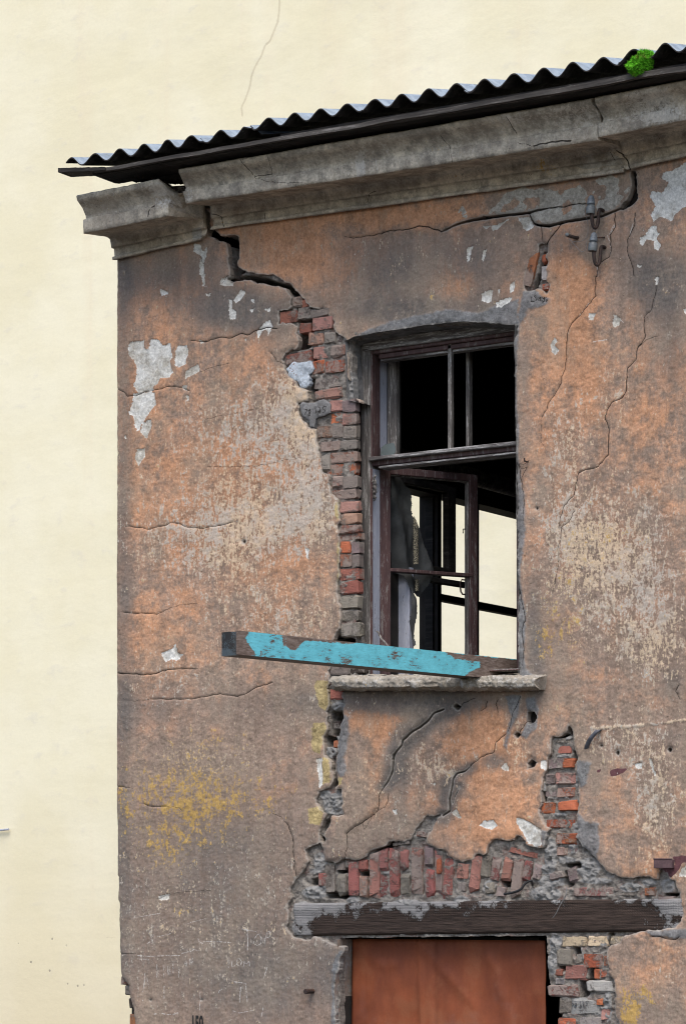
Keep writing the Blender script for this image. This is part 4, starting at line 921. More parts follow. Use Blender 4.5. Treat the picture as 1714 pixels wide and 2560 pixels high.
rects(4, [(970, 92, 1015, 145, 'o'), (1012, 105, 1045, 142, 'r'), (915, 158, 992, 214, 'r'), (995, 140, 1050, 196, 'g'), (1050, 150, 1140, 184, 'g'), (1065, 186, 1155, 245, 'p'), (1000, 212, 1055, 260, 'r'),
          (1040, 255, 1110, 315, 'p'), (1112, 255, 1165, 310, 'g'), (1166, 272, 1200, 305, 'g'), (1065, 320, 1140, 375, 'p'), (1143, 310, 1210, 368, 'p'), (935, 347, 1055, 405, 'r'),
          (1060, 386, 1115, 445, 'R'), (1120, 384, 1203, 440, 'R'), (1070, 460, 1200, 510, 'g'), (1070, 516, 1195, 565, 'p'), (1140, 568, 1192, 620, 'p'), (1195, 566, 1258, 622, 'g'),
          (1148, 626, 1196, 676, 'R'), (1198, 628, 1260, 680, 'p'), (1085, 684, 1150, 740, 'p'), (1152, 682, 1200, 740, 'g'), (1202, 684, 1262, 742, 'g'), (1100, 756, 1186, 800, 'r'), (1190, 752, 1262, 792, 'd'),
          (1100, 812, 1146, 898, 'g'), (1148, 805, 1262, 854, 'R'), (1130, 858, 1262, 910, 'R'), (1150, 914, 1198, 966, 'p'), (1202, 914, 1265, 970, 'g'), (1150, 974, 1265, 1022, 'r'),
          (1188, 1030, 1268, 1080, 'p'), (1190, 1084, 1268, 1135, 'p'), (1188, 1139, 1272, 1176, 'r')])
rects(6, [(1188, 4, 1278, 38, 'r'), (1190, 42, 1238, 95, 'R'), (1241, 44, 1278, 98, 'g'), (1190, 102, 1238, 160, 'r'), (1241, 104, 1275, 160, 'g'), (1188, 166, 1275, 220, 'r'), (1190, 225, 1275, 286, 'r'), (1195, 292, 1272, 350, 'g'),
          (1192, 356, 1270, 410, 'g'), (1190, 416, 1280, 478, 'g'), (1140, 610, 1230, 655, 'g'), (1145, 700, 1200, 770, 'r'), (1232, 600, 1300, 650, 'd')])
# the soldier arch over the lintel: (top x, top y, bottom x, bottom y, width, colour)
for xt, yt, xb, yb, wd, c in [(255, 250, 258, 330, 52, 'm'), (305, 195, 312, 372, 52, 'g'), (368, 185, 370, 238, 54, 'g'), (372, 252, 376, 388, 54, 'g'), (435, 182, 445, 396, 60, 'm'), (505, 166, 505, 240, 54, 'm'), (506, 272, 510, 402, 54, 'p'),
                              (568, 128, 574, 404, 60, 'M'), (628, 104, 631, 240, 52, 'M'), (633, 262, 636, 408, 54, 'm'), (692, 106, 697, 400, 58, 'm'), (757, 104, 758, 234, 54, 'M'), (758, 252, 760, 394, 52, 'g'), (830, 88, 836, 398, 70, 'M'),
                              (908, 92, 906, 210, 56, 'g'), (905, 225, 904, 398, 56, 'm'), (966, 112, 963, 372, 50, 'M'), (1028, 165, 1008, 412, 56, 'm'), (1118, 195, 1106, 290, 66, 'M'), (1102, 305, 1098, 362, 52, 'g'),
                              (1200, 150, 1163, 370, 58, 'M'), (1258, 150, 1240, 290, 56, 'g'), (1322, 160, 1296, 300, 58, 'm'), (1395, 160, 1360, 300, 56, 'M'), (1455, 168, 1418, 405, 58, 'm'), (1516, 178, 1486, 300, 46, 'm'), (1575, 200, 1550, 300, 46, 'g'),
                              (1270, 310, 1280, 380, 60, 'g'), (1340, 340, 1330, 400, 50, 'g')]:
    s = K6
    L = math.hypot(xb - xt, yb - yt)
    brick(700 + (xt + xb) / 2 * s, 2080 + (yt + yb) / 2 * s, wd * s, L * s, c, rot=math.degrees(math.atan2(xt - xb, yb - yt)) * 0.85, yf=rnd.uniform(0.008, 0.02))
brick(700 + 965 * K6, 2080 + 212 * K6, 26 * K6, 95 * K6, 'R', yf=0.006, depth=.02)
brick(700 + 1475 * K6, 2080 + 128 * K6, 165 * K6, 36 * K6, 'm', rot=12)
brick(700 + 1500 * K6, 2080 + 45 * K6, 60 * K6, 34 * K6, 'p', rot=10)
brick(700 + 858 * K6, 2080 + 18 * K6, 62 * K6, 40 * K6, 'm', rot=6, yf=.02)
brick(700 + 740 * K6, 2080 + 72 * K6, 110 * K6, 22 * K6, 'g', rot=-8, yf=.02)
rects(11, [(775, 12, 905, 70, 'o'), (780, 96, 820, 150, 'R'), (823, 96, 850, 150, 'r'), (852, 78, 900, 140, 'g'), (870, 336, 1130, 402, 'M'), (1136, 340, 1300, 396, 'g'), (1312, 338, 1380, 396, 'o'), (1395, 395, 1500, 430, 'g')])
brick(1071 + 882 * K6, 2080 + 268 * K6, 58 * K6, 95 * K6, 'g', rot=-14)
brick(1071 + 780 * K6, 2080 + 265 * K6, 90 * K6, 50 * K6, 'g', rot=-10)
rects(11, [(808, 634, 962, 706, 'c'), (966, 634, 1086, 708, 'c'), (1104, 632, 1180, 692, 'c'), (785, 714, 880, 812, 'g'), (905, 742, 942, 800, 'g'), (948, 742, 1062, 828, 'R'), (1066, 752, 1095, 815, 'r'), (830, 816, 965, 906, 'M'), (1012, 836, 1044, 902, 'R'),
          (1047, 838, 1088, 892, 'R'), (772, 836, 820, 886, 'r'), (770, 890, 828, 934, 'w'), (722, 932, 910, 1010, 'm'), (957, 908, 1125, 986, 'w'), (790, 1018, 866, 1116, 'g'), (862, 1012, 1040, 1120, 'b'), (1020, 1020, 1060, 1064, 'R'), (1050, 1080, 1100, 1150, 'p'),
          (920, 1132, 1050, 1200, 'w'), (790, 1136, 890, 1196, 'R'), (800, 1210, 960, 1290, 'r'), (970, 1215, 1130, 1290, 'g'), (790, 1300, 900, 1370, 'p'), (910, 1300, 1100, 1370, 'r')], yf=0.018)
rects(9, [(762, 400, 880, 455, 'r'), (725, 482, 812, 548, 'g'), (815, 478, 888, 535, 'R'), (710, 567, 768, 640, 'g'), (772, 564, 885, 638, 'p'), (705, 660, 780, 716, 'g'), (782, 658, 893, 720, 'R'), (685, 747, 770, 815, 'R'), (788, 737, 912, 803, 'R'),
         (716, 848, 882, 900, 'R'), (775, 934, 905, 1000, 'R'), (770, 352, 860, 386, 'g')])
rects(16, [(900, 1000, 1020, 1260, 'R'), (860, 1330, 1020, 1710, 'w'), (900, 1790, 1080, 1990, 'R')], yf=0.008)
rects(7, [(186, 952, 214, 992, 'r'), (206, 996, 232, 1046, 'd'), (222, 1054, 250, 1100, 'd'), (226, 1128, 262, 1190, 'o'), (240, 1200, 270, 1260, 'r')], yf=0.03)
rects(8, [(300, 60, 352, 130, 'r'), (330, 250, 372, 300, 'd'), (325, 370, 356, 420, 'o'), (300, 420, 340, 480, 'd'), (165, 1040, 240, 1100, 'g'), (180, 1110, 230, 1160, 'r'), (170, 1170, 210, 1215, 'g')], yf=0.03)
# long plaster-covered sliver of brick left of the crack under the cornice
brick(1270 + 600 * CROP[16][2], 540 + 1400 * CROP[16][2], 215 * CROP[16][2], 950 * CROP[16][2], 'o', rot=15, yf=0.012, depth=.1)
bpy.data.objects.remove(proto)

def cpatch(name, poly, y0, seed, mat='cement', amp=0.004, noise_edge=4.5, thick=0.03, attrA=None, scr=None):
    pts = np.asarray(poly); x0, x1 = pts[:, 0].min() - 6, pts[:, 0].max() + 6; t0, t1 = pts[:, 1].min() - 20, pts[:, 1].max() + 20
    a = P(x0, (t0 + t1) / 2); b = P(x1, (t0 + t1) / 2); zt_ = max(P(x0, t0).z, P(x1, t0).z); zb_ = min(P(x0, t1).z, P(x1, t1).z)
    st = 1.8 * PXM
    def fl(X, Z, px, py):
        n = fbm(X * 40, Z * 40, seed, 4)
        k = poly_sd(px, py, poly) + noise_edge * n
        y = y0 - amp * 2 * fbm(X * 25, Z * 25, seed + 3, 4) + 0.006 * np.exp(-np.clip(k, 0, None) / 2.0)
        z0 = np.zeros_like(px)
        at = {}
        if scr is not None:
            vx, vy, ww = lines_vec(px, py, scr)
            o = z0 + 1
            at = {'A': (z0 + .2, z0 + .1, z0 + .2), 'B': (z0, z0 - .05, z0 + .012), 'C': (vx * PXM, vy * PXM, ww * PXM), 'K': (o, o, z0 + 6e-4), 'E': (z0 - .05, z0 - .05, z0)}
        return k, y, at
    return part(relief(name, frange(a.x, b.x, (b.x - a.x) / (st / math.cos(TH))), frange(zb_, zt_, (zt_ - zb_) / st), fl, MAT[mat], None, thick))
DATE = [(q(19, *v), .8, .8) for v in ((300, 500, 370, 475, 400, 510, 310, 650, 310, 670), (505, 470, 450, 520, 455, 570, 510, 610, 505, 680, 470, 710, 430, 690, 440, 640, 515, 560, 510, 480), (690, 370, 690, 500), (715, 530, 680, 650), (765, 545, 755, 690),
                                          (800, 390, 855, 430, 870, 540, 835, 630, 815, 560, 850, 500), (1075, 380, 1010, 360, 950, 400, 960, 470, 1025, 500, 1010, 570, 940, 590))]
cpatch('repair_patch', q(4, 1000, 588, 1015, 575, 1040, 582, 1080, 572, 1110, 562, 1142, 578, 1142, 626, 1100, 640, 1075, 652, 1070, 692, 1046, 692, 1044, 660, 1015, 640), 0.0, 5, 'plaster', amp=0.002, scr=DATE)['label'] = 'grey cement patch scratched with a date'
cpatch('paint_splash', q(4, 942, 420, 965, 395, 1000, 388, 1025, 378, 1050, 388, 1060, 420, 1045, 450, 1040, 490, 1025, 512, 1000, 505, 985, 480, 955, 465), 0.010, 9, 'mortar', 0.006, 11.0)
me_splash = bpy.data.objects['paint_splash']; me_splash.data.materials[0] = simple('pale blue-white paint splash', (0.30, 0.33, 0.36), (0.56, 0.62, 0.68), 40, 0.9, 0.008, c3=(0.2, 0.15, 0.13), amt3=.62)
me_splash['label'] = 'pale bluish white splash over brick edge'

m_ = MB()
for pts, _, _ in DATE:      # the same date scratched again into the bluish brick low on the right
    m_.tube([P(1428 + (x - 761) * .78, 2503 + (y - 1015) * .72, .014) for x, y in pts], .0016, 5)
part(m_.build('scratched_date', simple('dark scratches', (.06, .06, .065), (.09, .09, .095), 30, .9, .001)))

# ------------------------------------------------------------------ cornice, sill: swept mouldings
def sweep(name, pxl, pxr, prof, mat, nu, rough=0.006, seed=1, endjag=(0.0, 0.0), ppath=3, attrs=None, topjag=0.0, mod=None, freq=9.0):
    """prof: list of (outward distance, image y at left end, image y at right end)"""
    rows = []
    dense = []
    for a, b in zip(prof[:-1], prof[1:]):
        for i in range(ppath): t = i / ppath; dense.append(tuple(a[j] + (b[j] - a[j]) * t for j in range(3)))
    dense.append(prof[-1]); nv = len(dense)
    d_ = np.array([p[0] for p in dense])
    xl = P(pxl, 500).x; xr_ = P(pxr, 500).x
    ZL = np.array([onY([proj(xl, -p[0], 3.0)[0]], [p[1]], -p[0])[0][2] for p in dense]); ZR = np.array([onY([proj(xr_, -p[0], 3.0)[0]], [p[2]], -p[0])[0][2] for p in dense])
    u = np.linspace(0, 1, nu)[None, :]
    Xg = xl + (xr_ - xl) * u + np.zeros((nv, 1))
    arc = np.linspace(0, 1, nv)[:, None]
    e0 = endjag[0] * (fbm(arc * 6 + np.zeros((nv, nu)), np.zeros((nv, nu)) + seed, seed, 3)); e1 = endjag[1] * (fbm(arc * 6 + np.zeros((nv, nu)), np.zeros((nv, nu)) + seed + 9, seed, 3))
    Xg = Xg + e0 * np.clip(1 - u * 12, 0, 1) + e1 * np.clip(1 - (1 - u) * 12, 0, 1)
    Zg = ZL[:, None] * (1 - u) + ZR[:, None] * u
    Yg = -d_[:, None] + np.zeros((1, nu))
    # normals across the profile for roughness
    dz = np.gradient(Zg, axis=0); dy = np.gradient(Yg, axis=0); l_ = np.hypot(dz, dy) + 1e-9
    n = rough * (2 * fbm(Xg * freq, Zg * freq + Yg * freq, seed, 4) + 0.7 * fbm(Xg * 60, Zg * 60 + Yg * 50, seed + 5, 3))
    Yg = Yg - n * dz / l_; Zg = Zg + n * dy / l_
    if topjag: Zg[-1] -= topjag * np.abs(fbm(Xg[-1] * 12, Xg[-1] * 0, seed, 4)) * 2
    if mod: Xg, Yg, Zg = mod(Xg, Yg, Zg)
    co = np.stack([Xg.ravel(), Yg.ravel(), Zg.ravel()], 1)
    idx = np.arange(nv * nu).reshape(nv, nu)
    quad = np.stack([idx[:-1, :-1], idx[:-1, 1:], idx[1:, 1:], idx[1:, :-1]], -1).reshape(-1, 4)
    px, py = proj(Xg.ravel(), Yg.ravel(), Zg.ravel())
    o1 = np.ones(len(co))
    at = attrs(px, py, co) if attrs else {}
    fcs = [quad]
    o = mesh_np(name, co, fcs, mat, None, at)
    # solid ends and back
    bm = bmesh.new(); bm.from_mesh(o.data); bm.verts.ensure_lookup_table()
    for c in (idx[:, 0], idx[::-1, -1]):
        try: bm.faces.new([bm.verts[i] for i in c])
        except ValueError: pass
    vs = [bm.verts[i] for i in idx[0, :]]; vt = [bm.verts[i] for i in idx[-1, :]]
    for i in range(nu - 1):
        try: bm.faces.new((vs[i + 1], vs[i], vt[i], vt[i + 1]))
        except ValueError: pass
    bm.to_mesh(o.data); bm.free()
    return part(o)

CCR = [ck(2, .8, .9, 745, 440, 770, 480, 795, 520), ck(2, .7, .6, 800, 560, 850, 570, 870, 580), ck(2, 1.6, 2.2, 870, 575, 940, 560, 1000, 550, 1040, 552), ck(2, .6, .5, 440, 520, 490, 580, 500, 650),
       ck(1, .8, .7, 915, 635, 950, 680, 985, 715, 1060, 705), ck(1, .6, .5, 1030, 600, 1050, 650, 1062, 700), ck(1, 1.0, .8, 762, 875, 830, 900, 842, 945), ck(2, .9, .8, 155, 780, 120, 795, 112, 830), ck(14, 1.3, 1.3, 822, 430, 775, 460, 770, 530), ck(1, .7, .6, 1030, 880, 1028, 910),
       ck(2, .8, .7, 1220, 600, 1245, 640), ck(2, 1.6, 1.6, 1250, 595, 1280, 612, 1300, 640, 1316, 690), ck(1, .5, .5, 980, 720, 1080, 745, 1200, 740)]
CPALE = [(825, 378, 10, 30, .9), (1490, 230, 60, 40, .5), (1520, 270, 60, 20, .35), (880, 335, 60, 20, .2), (1320, 260, 80, 40, .35), (385, 430, 30, 15, 1.2), (1080, 290, 100, 30, .15), (1160, 460, 160, 20, .4), (1400, 400, 80, 20, .35), (1180, 270, 50, 14, .3), (435, 470, 8, 20, .9), (330, 430, 40, 14, .25)]
CSOOT = [(330, 460, 300, 60, .12), (620, 370, 220, 30, .1), (800, 470, 300, 12, .2), (240, 520, 60, 60, .25), (1500, 180, 100, 30, .25), (300, 560, 60, 40, .2), (900, 430, 200, 15, .15)]
CLICH = [(1240, 380, 30, 16, .75), (1000, 340, 20, 10, .2), (330, 570, 60, 20, .15), (930, 300, 40, 12, .2)]
def corn_attrs(px, py, co):
    at = {}
    fl = union_sd(px, py, [f(2, 1030, 640, 1100, 620, 1210, 600, 1260, 625, 1290, 660, 1200, 665, 1110, 680, 1060, 668), f(1, 700, 955, 735, 945, 742, 995, 705, 1010, 690, 970)])
    vx, vy, ww = lines_vec(px, py, CCR)
    cl = lambda L, b: np.clip(blobs(px, py, L, b), 0, 1)
    at['A'] = np.stack([cl([], .5), cl(CPALE, .32), cl(CSOOT, .10)], 1)
    at['B'] = np.stack([cl(CLICH, 0), fl * PXM, np.full(px.shape, -.05)], 1)
    at['C'] = np.stack([vx * PXM, vy * PXM, ww * PXM], 1)
    drip = [(q(18, *v), .5, .5) for v in ((600, 990, 740, 1230), (660, 990, 830, 1220), (820, 990, 900, 1120), (950, 950, 1060, 1200), (1120, 1010, 1200, 1180), (860, 980, 920, 1060), (770, 1350, 760, 1500), (830, 1350, 835, 1450), (960, 1340, 975, 1530), (1190, 1330, 1200, 1500), (1260, 1300, 1265, 1500), (1420, 1250, 1430, 1480), (1500, 1260, 1510, 1440))]
    drip += [(q(2, *v), .7, .9) for v in ((80, 545, 110, 600), (85, 640, 82, 700), (95, 640, 92, 700), (150, 640, 155, 690), (10, 560, 50, 600), (1365, 410, 1360, 470))]
    drip += [(q(14, *v), .9, .9) for v in ((360, 330, 364, 365), (435, 330, 448, 378), (490, 320, 492, 350), (640, 310, 660, 345), (250, 390, 290, 440), (1080, 290, 1070, 400), (1095, 280, 1098, 400), (1115, 300, 1120, 390), (1085, 330, 1082, 405))]
    for i in range(26): drip.append((q(14, 832 + i * 8, 355 + (i * 37) % 30, 830 + i * 8 + (i * 13) % 7, 430 + (i * 53) % 70), .8, .6))
    kx, ky, kw = lines_vec(px, py, drip, 6)
    at['K'] = np.stack([kx * PXM, ky * PXM, kw * PXM], 1)
    at['E'] = np.stack([np.full(px.shape, -.05), np.full(px.shape, -.05), np.zeros(px.shape)], 1)
    return at
def profile(bed, fas, top):
    """bed, fas, top: (left y, right y) of the lowest edge, the fascia edge and the top edge"""
    L = lambda a, b, t: (a[0] + (b[0] - a[0]) * t, a[1] + (b[1] - a[1]) * t)
    sof = [(bed[j] - (bed[j] - fas[j]) * 0.86) for j in (0, 1)]
    return [(-0.06, bed[0] + 2, bed[1] + 2), (0.032, *bed), (0.036, *L(bed, sof, .13)), (0.020, *L(bed, sof, .16)), (0.024, *L(bed, sof, .47)), (0.045, *L(bed, sof, .52)), (0.055, *L(bed, sof, .9)), (0.075, *L(bed, sof, 1.0)), (0.10, *L(bed, sof, 1.03)),
            (0.275, *[v + 1 for v in fas]), (0.285, *fas), (0.288, *L(fas, top, .34)), (0.288, *L(fas, top, .36)), (0.266, *L(fas, top, .37)), (0.268, *L(fas, top, .46)), (0.298, *L(fas, top, .66)), (0.345, *L(fas, top, .86)), (0.352, *L(fas, top, .97)), (0.34, *L(fas, top, 1.0)), (0.05, *[v + 12 for v in top]), (-0.06, *[v + 14 for v in top])]
def chunk_mod(X, Y, Z):
    px, py = proj(X, Y, Z)
    n = 1.6 * fbm(X * 30, Z * 30 + Y * 25, 12, 4)
    lim = np.interp(px, [380, 400, 420, 445, 470], [200, 470, 492, 515, 520])       # everything above this line has broken away
    m_ = np.clip((lim - py) / 12.0 + 1.2 * n, 0, 1)
    return X, Y + m_ * (0.10 + .10 * n), Z - m_ * (0.045 + .05 * n)
# image y values are given at the wall-plane ends of each run
sweep('cornice', 541, 1566, profile((572, 429), (508, 349), (422, 244)), MAT['stone'], 420, 0.0035, 3, (0.10, 0.05), attrs=corn_attrs)
sweep('cornice', 1569, 1900, profile((423, 350), (341, 274), (243, 176)), MAT['stone'], 150, 0.0035, 5, (0.04, 0), attrs=corn_attrs)
o = sweep('cornice', 290.5, 506, profile((649, 599), (583, 538), (487, 444)), MAT['stone'], 130, 0.006, 8, (0.012, 0.12), attrs=corn_attrs, topjag=0.07, mod=chunk_mod)
o['label'] = 'broken cornice corner sagging apart from the rest'

def sill_attrs(px, py, co):
    n = len(co); z = np.zeros(n); o1 = np.ones(n)
    return {'A': np.stack([z + .3, z + .5, z + .45], 1), 'B': np.stack([z, z - .05, z - .05], 1), 'C': np.stack([o1, o1, o1 * 6e-4], 1), 'K': np.stack([o1, o1, o1 * 6e-4], 1), 'E': np.stack([z - .05, z - .05, z], 1)}
o = sweep('window_sill', 850, 1364, [(-0.14, 1731, 1732), (0.03, 1726, 1727), (0.075, 1724, 1724), (0.098, 1718, 1718), (0.103, 1706, 1706), (0.095, 1696, 1695), (0.07, 1692, 1690), (-0.14, 1688, 1684)], MAT['stone'], 330, 0.013, 14, (0.05, 0.05), 6, attrs=sill_attrs, freq=24.0)

for bx_, by_, bw_, bh_, bc_, yy_ in ((372, 466, 26, 16, 'o', -.20), (405, 474, 44, 20, 'd', -.17), (440, 470, 40, 18, 'd', -.15), (455, 500, 40, 22, 'd', -.10)):
    o = bpy.data.objects.new('brick', BM[bx_ % 14]); p = P(bx_, by_, yy_); link(o); part(o)
    o.location = (p.x - RBX, yy_ + .06, p.z); o.scale = (bw_ / 390, .12, bh_ / 470); o.color = (*BC[bc_], 1); o.rotation_euler = (.1, .12, .05)

# ------------------------------------------------------------------ roof
ZR0 = P(179, 393, -0.47).z
XR0 = P(179, 393, -0.47).x; XR1 = P(1658, 118, -0.47).x; ZR1 = P(1658, 118, -0.47).z
PITCH = (XR1 - XR0) / 22.0
SLOPE = math.tan(R(12.9))
def sheet_obj(x0, x1, dz, dy, seed, tilt=0.0, brk=None):
    n = int((x1 - x0) / PITCH * 16) + 1; m = 14; th = 0.007
    xs_ = np.linspace(x0, x1, n); ds = np.linspace(0, 4.6, m)
    X, D = np.meshgrid(xs_, ds)
    r_ = np.random.RandomState(seed)
    edge = 0.006 * fbm(X * 14, X * 0, seed, 3) * 2
    if brk:
        for b0, b1, dep in brk: edge = edge + dep * ((X > b0) & (X < b1))
    Y = -0.47 + dy + D * math.cos(R(12)) + edge * (D < 0.01)
    base = ZR0 + (ZR1 - ZR0) * (X - XR0) / (XR1 - XR0) - 0.023 + dz + tilt * (X - x0)
    Zt = base + (0.0255 + 0.006 * fbm(X * 5.5, X * 0, seed + 40, 2)) * np.cos((X + .02 * fbm(X * 3, X * 0, seed + 60, 2) - XR0) / PITCH * 2 * math.pi) + D * SLOPE + 0.003 * fbm(X * 3, D * 3, seed, 2)
    co = np.concatenate([np.stack([X.ravel(), Y.ravel(), Zt.ravel()], 1), np.stack([X.ravel(), Y.ravel(), Zt.ravel() - th], 1)])
    idx = np.arange(n * m).reshape(m, n); k = n * m
    qd = np.stack([idx[:-1, :-1], idx[:-1, 1:], idx[1:, 1:], idx[1:, :-1]], -1).reshape(-1, 4)
    fr = np.stack([idx[0, 1:], idx[0, :-1], idx[0, :-1] + k, idx[0, 1:] + k], 1)
    bk = np.stack([idx[-1, :-1], idx[-1, 1:], idx[-1, 1:] + k, idx[-1, :-1] + k], 1)
    sd = np.concatenate([np.stack([idx[:-1, j], idx[1:, j], idx[1:, j] + k, idx[:-1, j] + k], 1) for j in (0, n - 1)])
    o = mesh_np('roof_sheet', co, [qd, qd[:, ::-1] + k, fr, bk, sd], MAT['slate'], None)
    part(o)
    # keep edges crisp; shade on underside and eave edge is painted near-black
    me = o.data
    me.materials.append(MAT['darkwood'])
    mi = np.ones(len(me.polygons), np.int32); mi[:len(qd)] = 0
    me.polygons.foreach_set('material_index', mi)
    sf = np.zeros(len(me.polygons), bool); sf[:2 * len(qd)] = True
    me.polygons.foreach_set('use_smooth', sf)
    return o
def xa(px): return P(px, 300, -0.47).x
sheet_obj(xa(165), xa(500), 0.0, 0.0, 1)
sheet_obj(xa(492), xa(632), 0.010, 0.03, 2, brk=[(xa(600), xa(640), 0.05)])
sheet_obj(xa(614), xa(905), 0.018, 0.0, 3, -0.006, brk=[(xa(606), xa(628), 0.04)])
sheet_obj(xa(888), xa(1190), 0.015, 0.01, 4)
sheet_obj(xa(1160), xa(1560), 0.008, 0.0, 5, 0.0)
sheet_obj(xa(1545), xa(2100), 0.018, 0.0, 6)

def plank_along(name, pl, pr, d0, d1, mat, wav=0.004, seed=1, jagged=0.0):
    """board running along the eaves; pl, pr: (x, top, bottom) in image pixels at its two ends, d0..d1 outward distances"""
    n = 90
    a0 = P(pl[0], pl[1], -d1); a1 = P(pl[0], pl[2], -d1); b0 = P(pr[0], pr[1], -d1); b1 = P(pr[0], pr[2], -d1)
    m_ = MB(); vs = []
    t = np.linspace(0, 1, n)
    wv = fbm(t * 14, t * 0, seed, 3) * 2 * wav; jg = np.abs(fbm(t * 30, t * 0 + 5, seed, 4)) * jagged
    for i in range(n):
        x = a0.x + (b0.x - a0.x) * t[i]; zt_ = a0.z + (b0.z - a0.z) * t[i] + wv[i]; zb_ = a1.z + (b1.z - a1.z) * t[i] + wv[i] + jg[i]
        vs += [(x, -d1, zb_), (x, -d0, zb_), (x, -d0, zt_), (x, -d1, zt_)]
    fs = []
    for i in range(n - 1):
        for k in range(4): fs.append((i * 4 + k, i * 4 + (k + 1) % 4, i * 4 + 4 + (k + 1) % 4, i * 4 + 4 + k))
    fs += [(3, 2, 1, 0), tuple((n - 1) * 4 + k for k in range(4))]
    m_.add(vs, fs)
    return part(m_.build(name, mat))
plank_along('eave_board', (145, 419, 430), (262, 416, 424), 0.36, 0.47, MAT['darkwood'], .002, 2)
MAT['eave'] = simple('grey weathered fascia timber', (0.028, 0.025, 0.023), (0.075, 0.068, 0.062), 9, 0.8, 0.004, (0.35, 3, 5), c3=(0.17, 0.16, 0.15), amt3=0.64)
plank_along('eave_board', (234, 423, 432), (1900, 128, 143), 0.435, 0.46, MAT['eave'], .008, 3, .006)
plank_along('eave_board', (232, 424, 441), (760, 332, 346), 0.24, 0.43, MAT['darkwood'], .004, 4, .02)
plank_along('eave_board', (700, 336, 356), (1900, 124, 150), 0.20, 0.42, MAT['darkwood'], .004, 5, .0)
plank_along('eave_board', (310, 430, 446), (470, 416, 452), 0.10, 0.21, MAT['darkwood'], .003, 6, .05)
plank_along('eave_board', (440, 420, 446), (1900, 140, 185), -0.30, 0.16, MAT['darkwood'], .003, 7, .03)
# splintered stick leaning out of the eaves gap and loose roofing nails under the boards
a = P(410, 455, -.2); b = P(455, 485, -.05)
part(MB().tube([a, b, P(470, 500, .02)], 0.008, 6).build('splintered_lath', MAT['darkwood']))
nl = MB()
for x, y in ((282, 440), (335, 441), (347, 440), (358, 441), (380, 446), (402, 452)):
    nl.tube([P(x, y - 4, -.3), P(x + rnd.uniform(-2, 3), y + rnd.uniform(4, 9), -.3)], 0.0016, 5)
part(nl.build('roofing_nails', MAT['iron']))
for o_ in [bpy.data.objects['roofing_nails']]: o_['kind'] = 'stuff'

# ------------------------------------------------------------------ interior shell and gable wall
GX = XL + 0.02; GI = XL + 0.16                     # gable wall faces
def onX(px, py, x=GI): return Vector(hit([px], [py], (x, 0, 0), np.array([1.0, 0, 0]))[0])
YB = 8.0; ZF = P(900, 2000).z; ZC = P(640, 470).z
o1a, o1b = onX(996, 1300).y, onX(1048, 1300, GX).y
o2a = onX(1103, 1300).y; o2b = o2a + 1.25
zt1 = onX(1030, 1222).z; zt2 = onX(1207, 1262).z; zsill = onX(1100, 1760).z
o1a = o1b - 1.0
gw = MB()
gw.box(GX, GI, 0.50, o1a, ZF, ZC); gw.box(GX, GI, o1a, o1b, zt1, ZC); gw.box(GX, GI, o1a, o1b, ZF, zsill)
gw.box(GX, GI, o1b, o2a, ZF, ZC); gw.box(GX, GI, o2a, o2b, zt2, ZC); gw.box(GX, GI, o2a, o2b, ZF, zsill)
gw.box(GX, GI, o2b, YB, ZF, ZC); gw.box(GX, GI, 0.5, YB, 0, ZF)
gable = part(gw.build('gable_wall', MAT['dark_wall']))
def gbar(y0, y1, z0, z1, mat=MAT['darkwood'], x0=GI - 0.09, x1=GI - 0.03):
    o = MB().box(x0, x1, y0, y1, z0, z1).build('sash_bar', mat, None, 0.004); part(o); return o
ym = onX(1201, 1400).y
for yy0, yy1 in ((o1b - 0.012, o1b), (o1a, o1a + 0.06), (o2a, o2a + 0.012), (ym - 0.035, ym + 0.035), (o2b - 0.06, o2b)):
    gbar(yy0, yy1, zsill, zt2 + .05)
zc = onX(1207, 1510).z
gbar(o2a + .012, ym - 0.035, zc - 0.022, zc + 0.022); gbar(ym + 0.035, o2b - .06, zc - 0.03, zc + 0.018)
sh = MB()
sh.box(XL + 0.16, XE, 0.50, YB, ZF - 0.2, ZF)
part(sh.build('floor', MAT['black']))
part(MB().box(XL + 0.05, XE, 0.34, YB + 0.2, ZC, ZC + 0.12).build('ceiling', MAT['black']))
part(MB().box(XL + 0.02, XE, YB, YB + 0.3, 0, ZC).build('back_wall', MAT['dark_wall']))
part(MB().box(XE - 0.3, XE, 0.50, YB, 0, ZC).build('party_wall', MAT['dark_wall']))
# round ceiling pole that catches a little light
a = onX(1180, 1192, GI + 0.35); b = a + Vector((0, 3.0, -0.0))
part(MB().tube([a - Vector((0, 1.2, 0)), b], 0.055, 14).build('log_beam', MAT['greywood'], None, 0, True))

# ------------------------------------------------------------------ window joinery
FY = 0.15; IY = 0.32
WIN = empty('window', (0, 0, 0)); part(WIN); WIN.location = (-RBX, 0, 0)
def wbar(name, x0, x1, ytop, ybot, xref, y0, y1, mat, bev=0.004):
    a = P(x0, 1200, y0); b = P(x1, 1200, y0)
    t = P(xref, ytop, y0).z; u = P(xref, ybot, y0).z
    return MB().box(a.x, b.x, y0, y1, u, t).build(name, mat, WIN, bev)
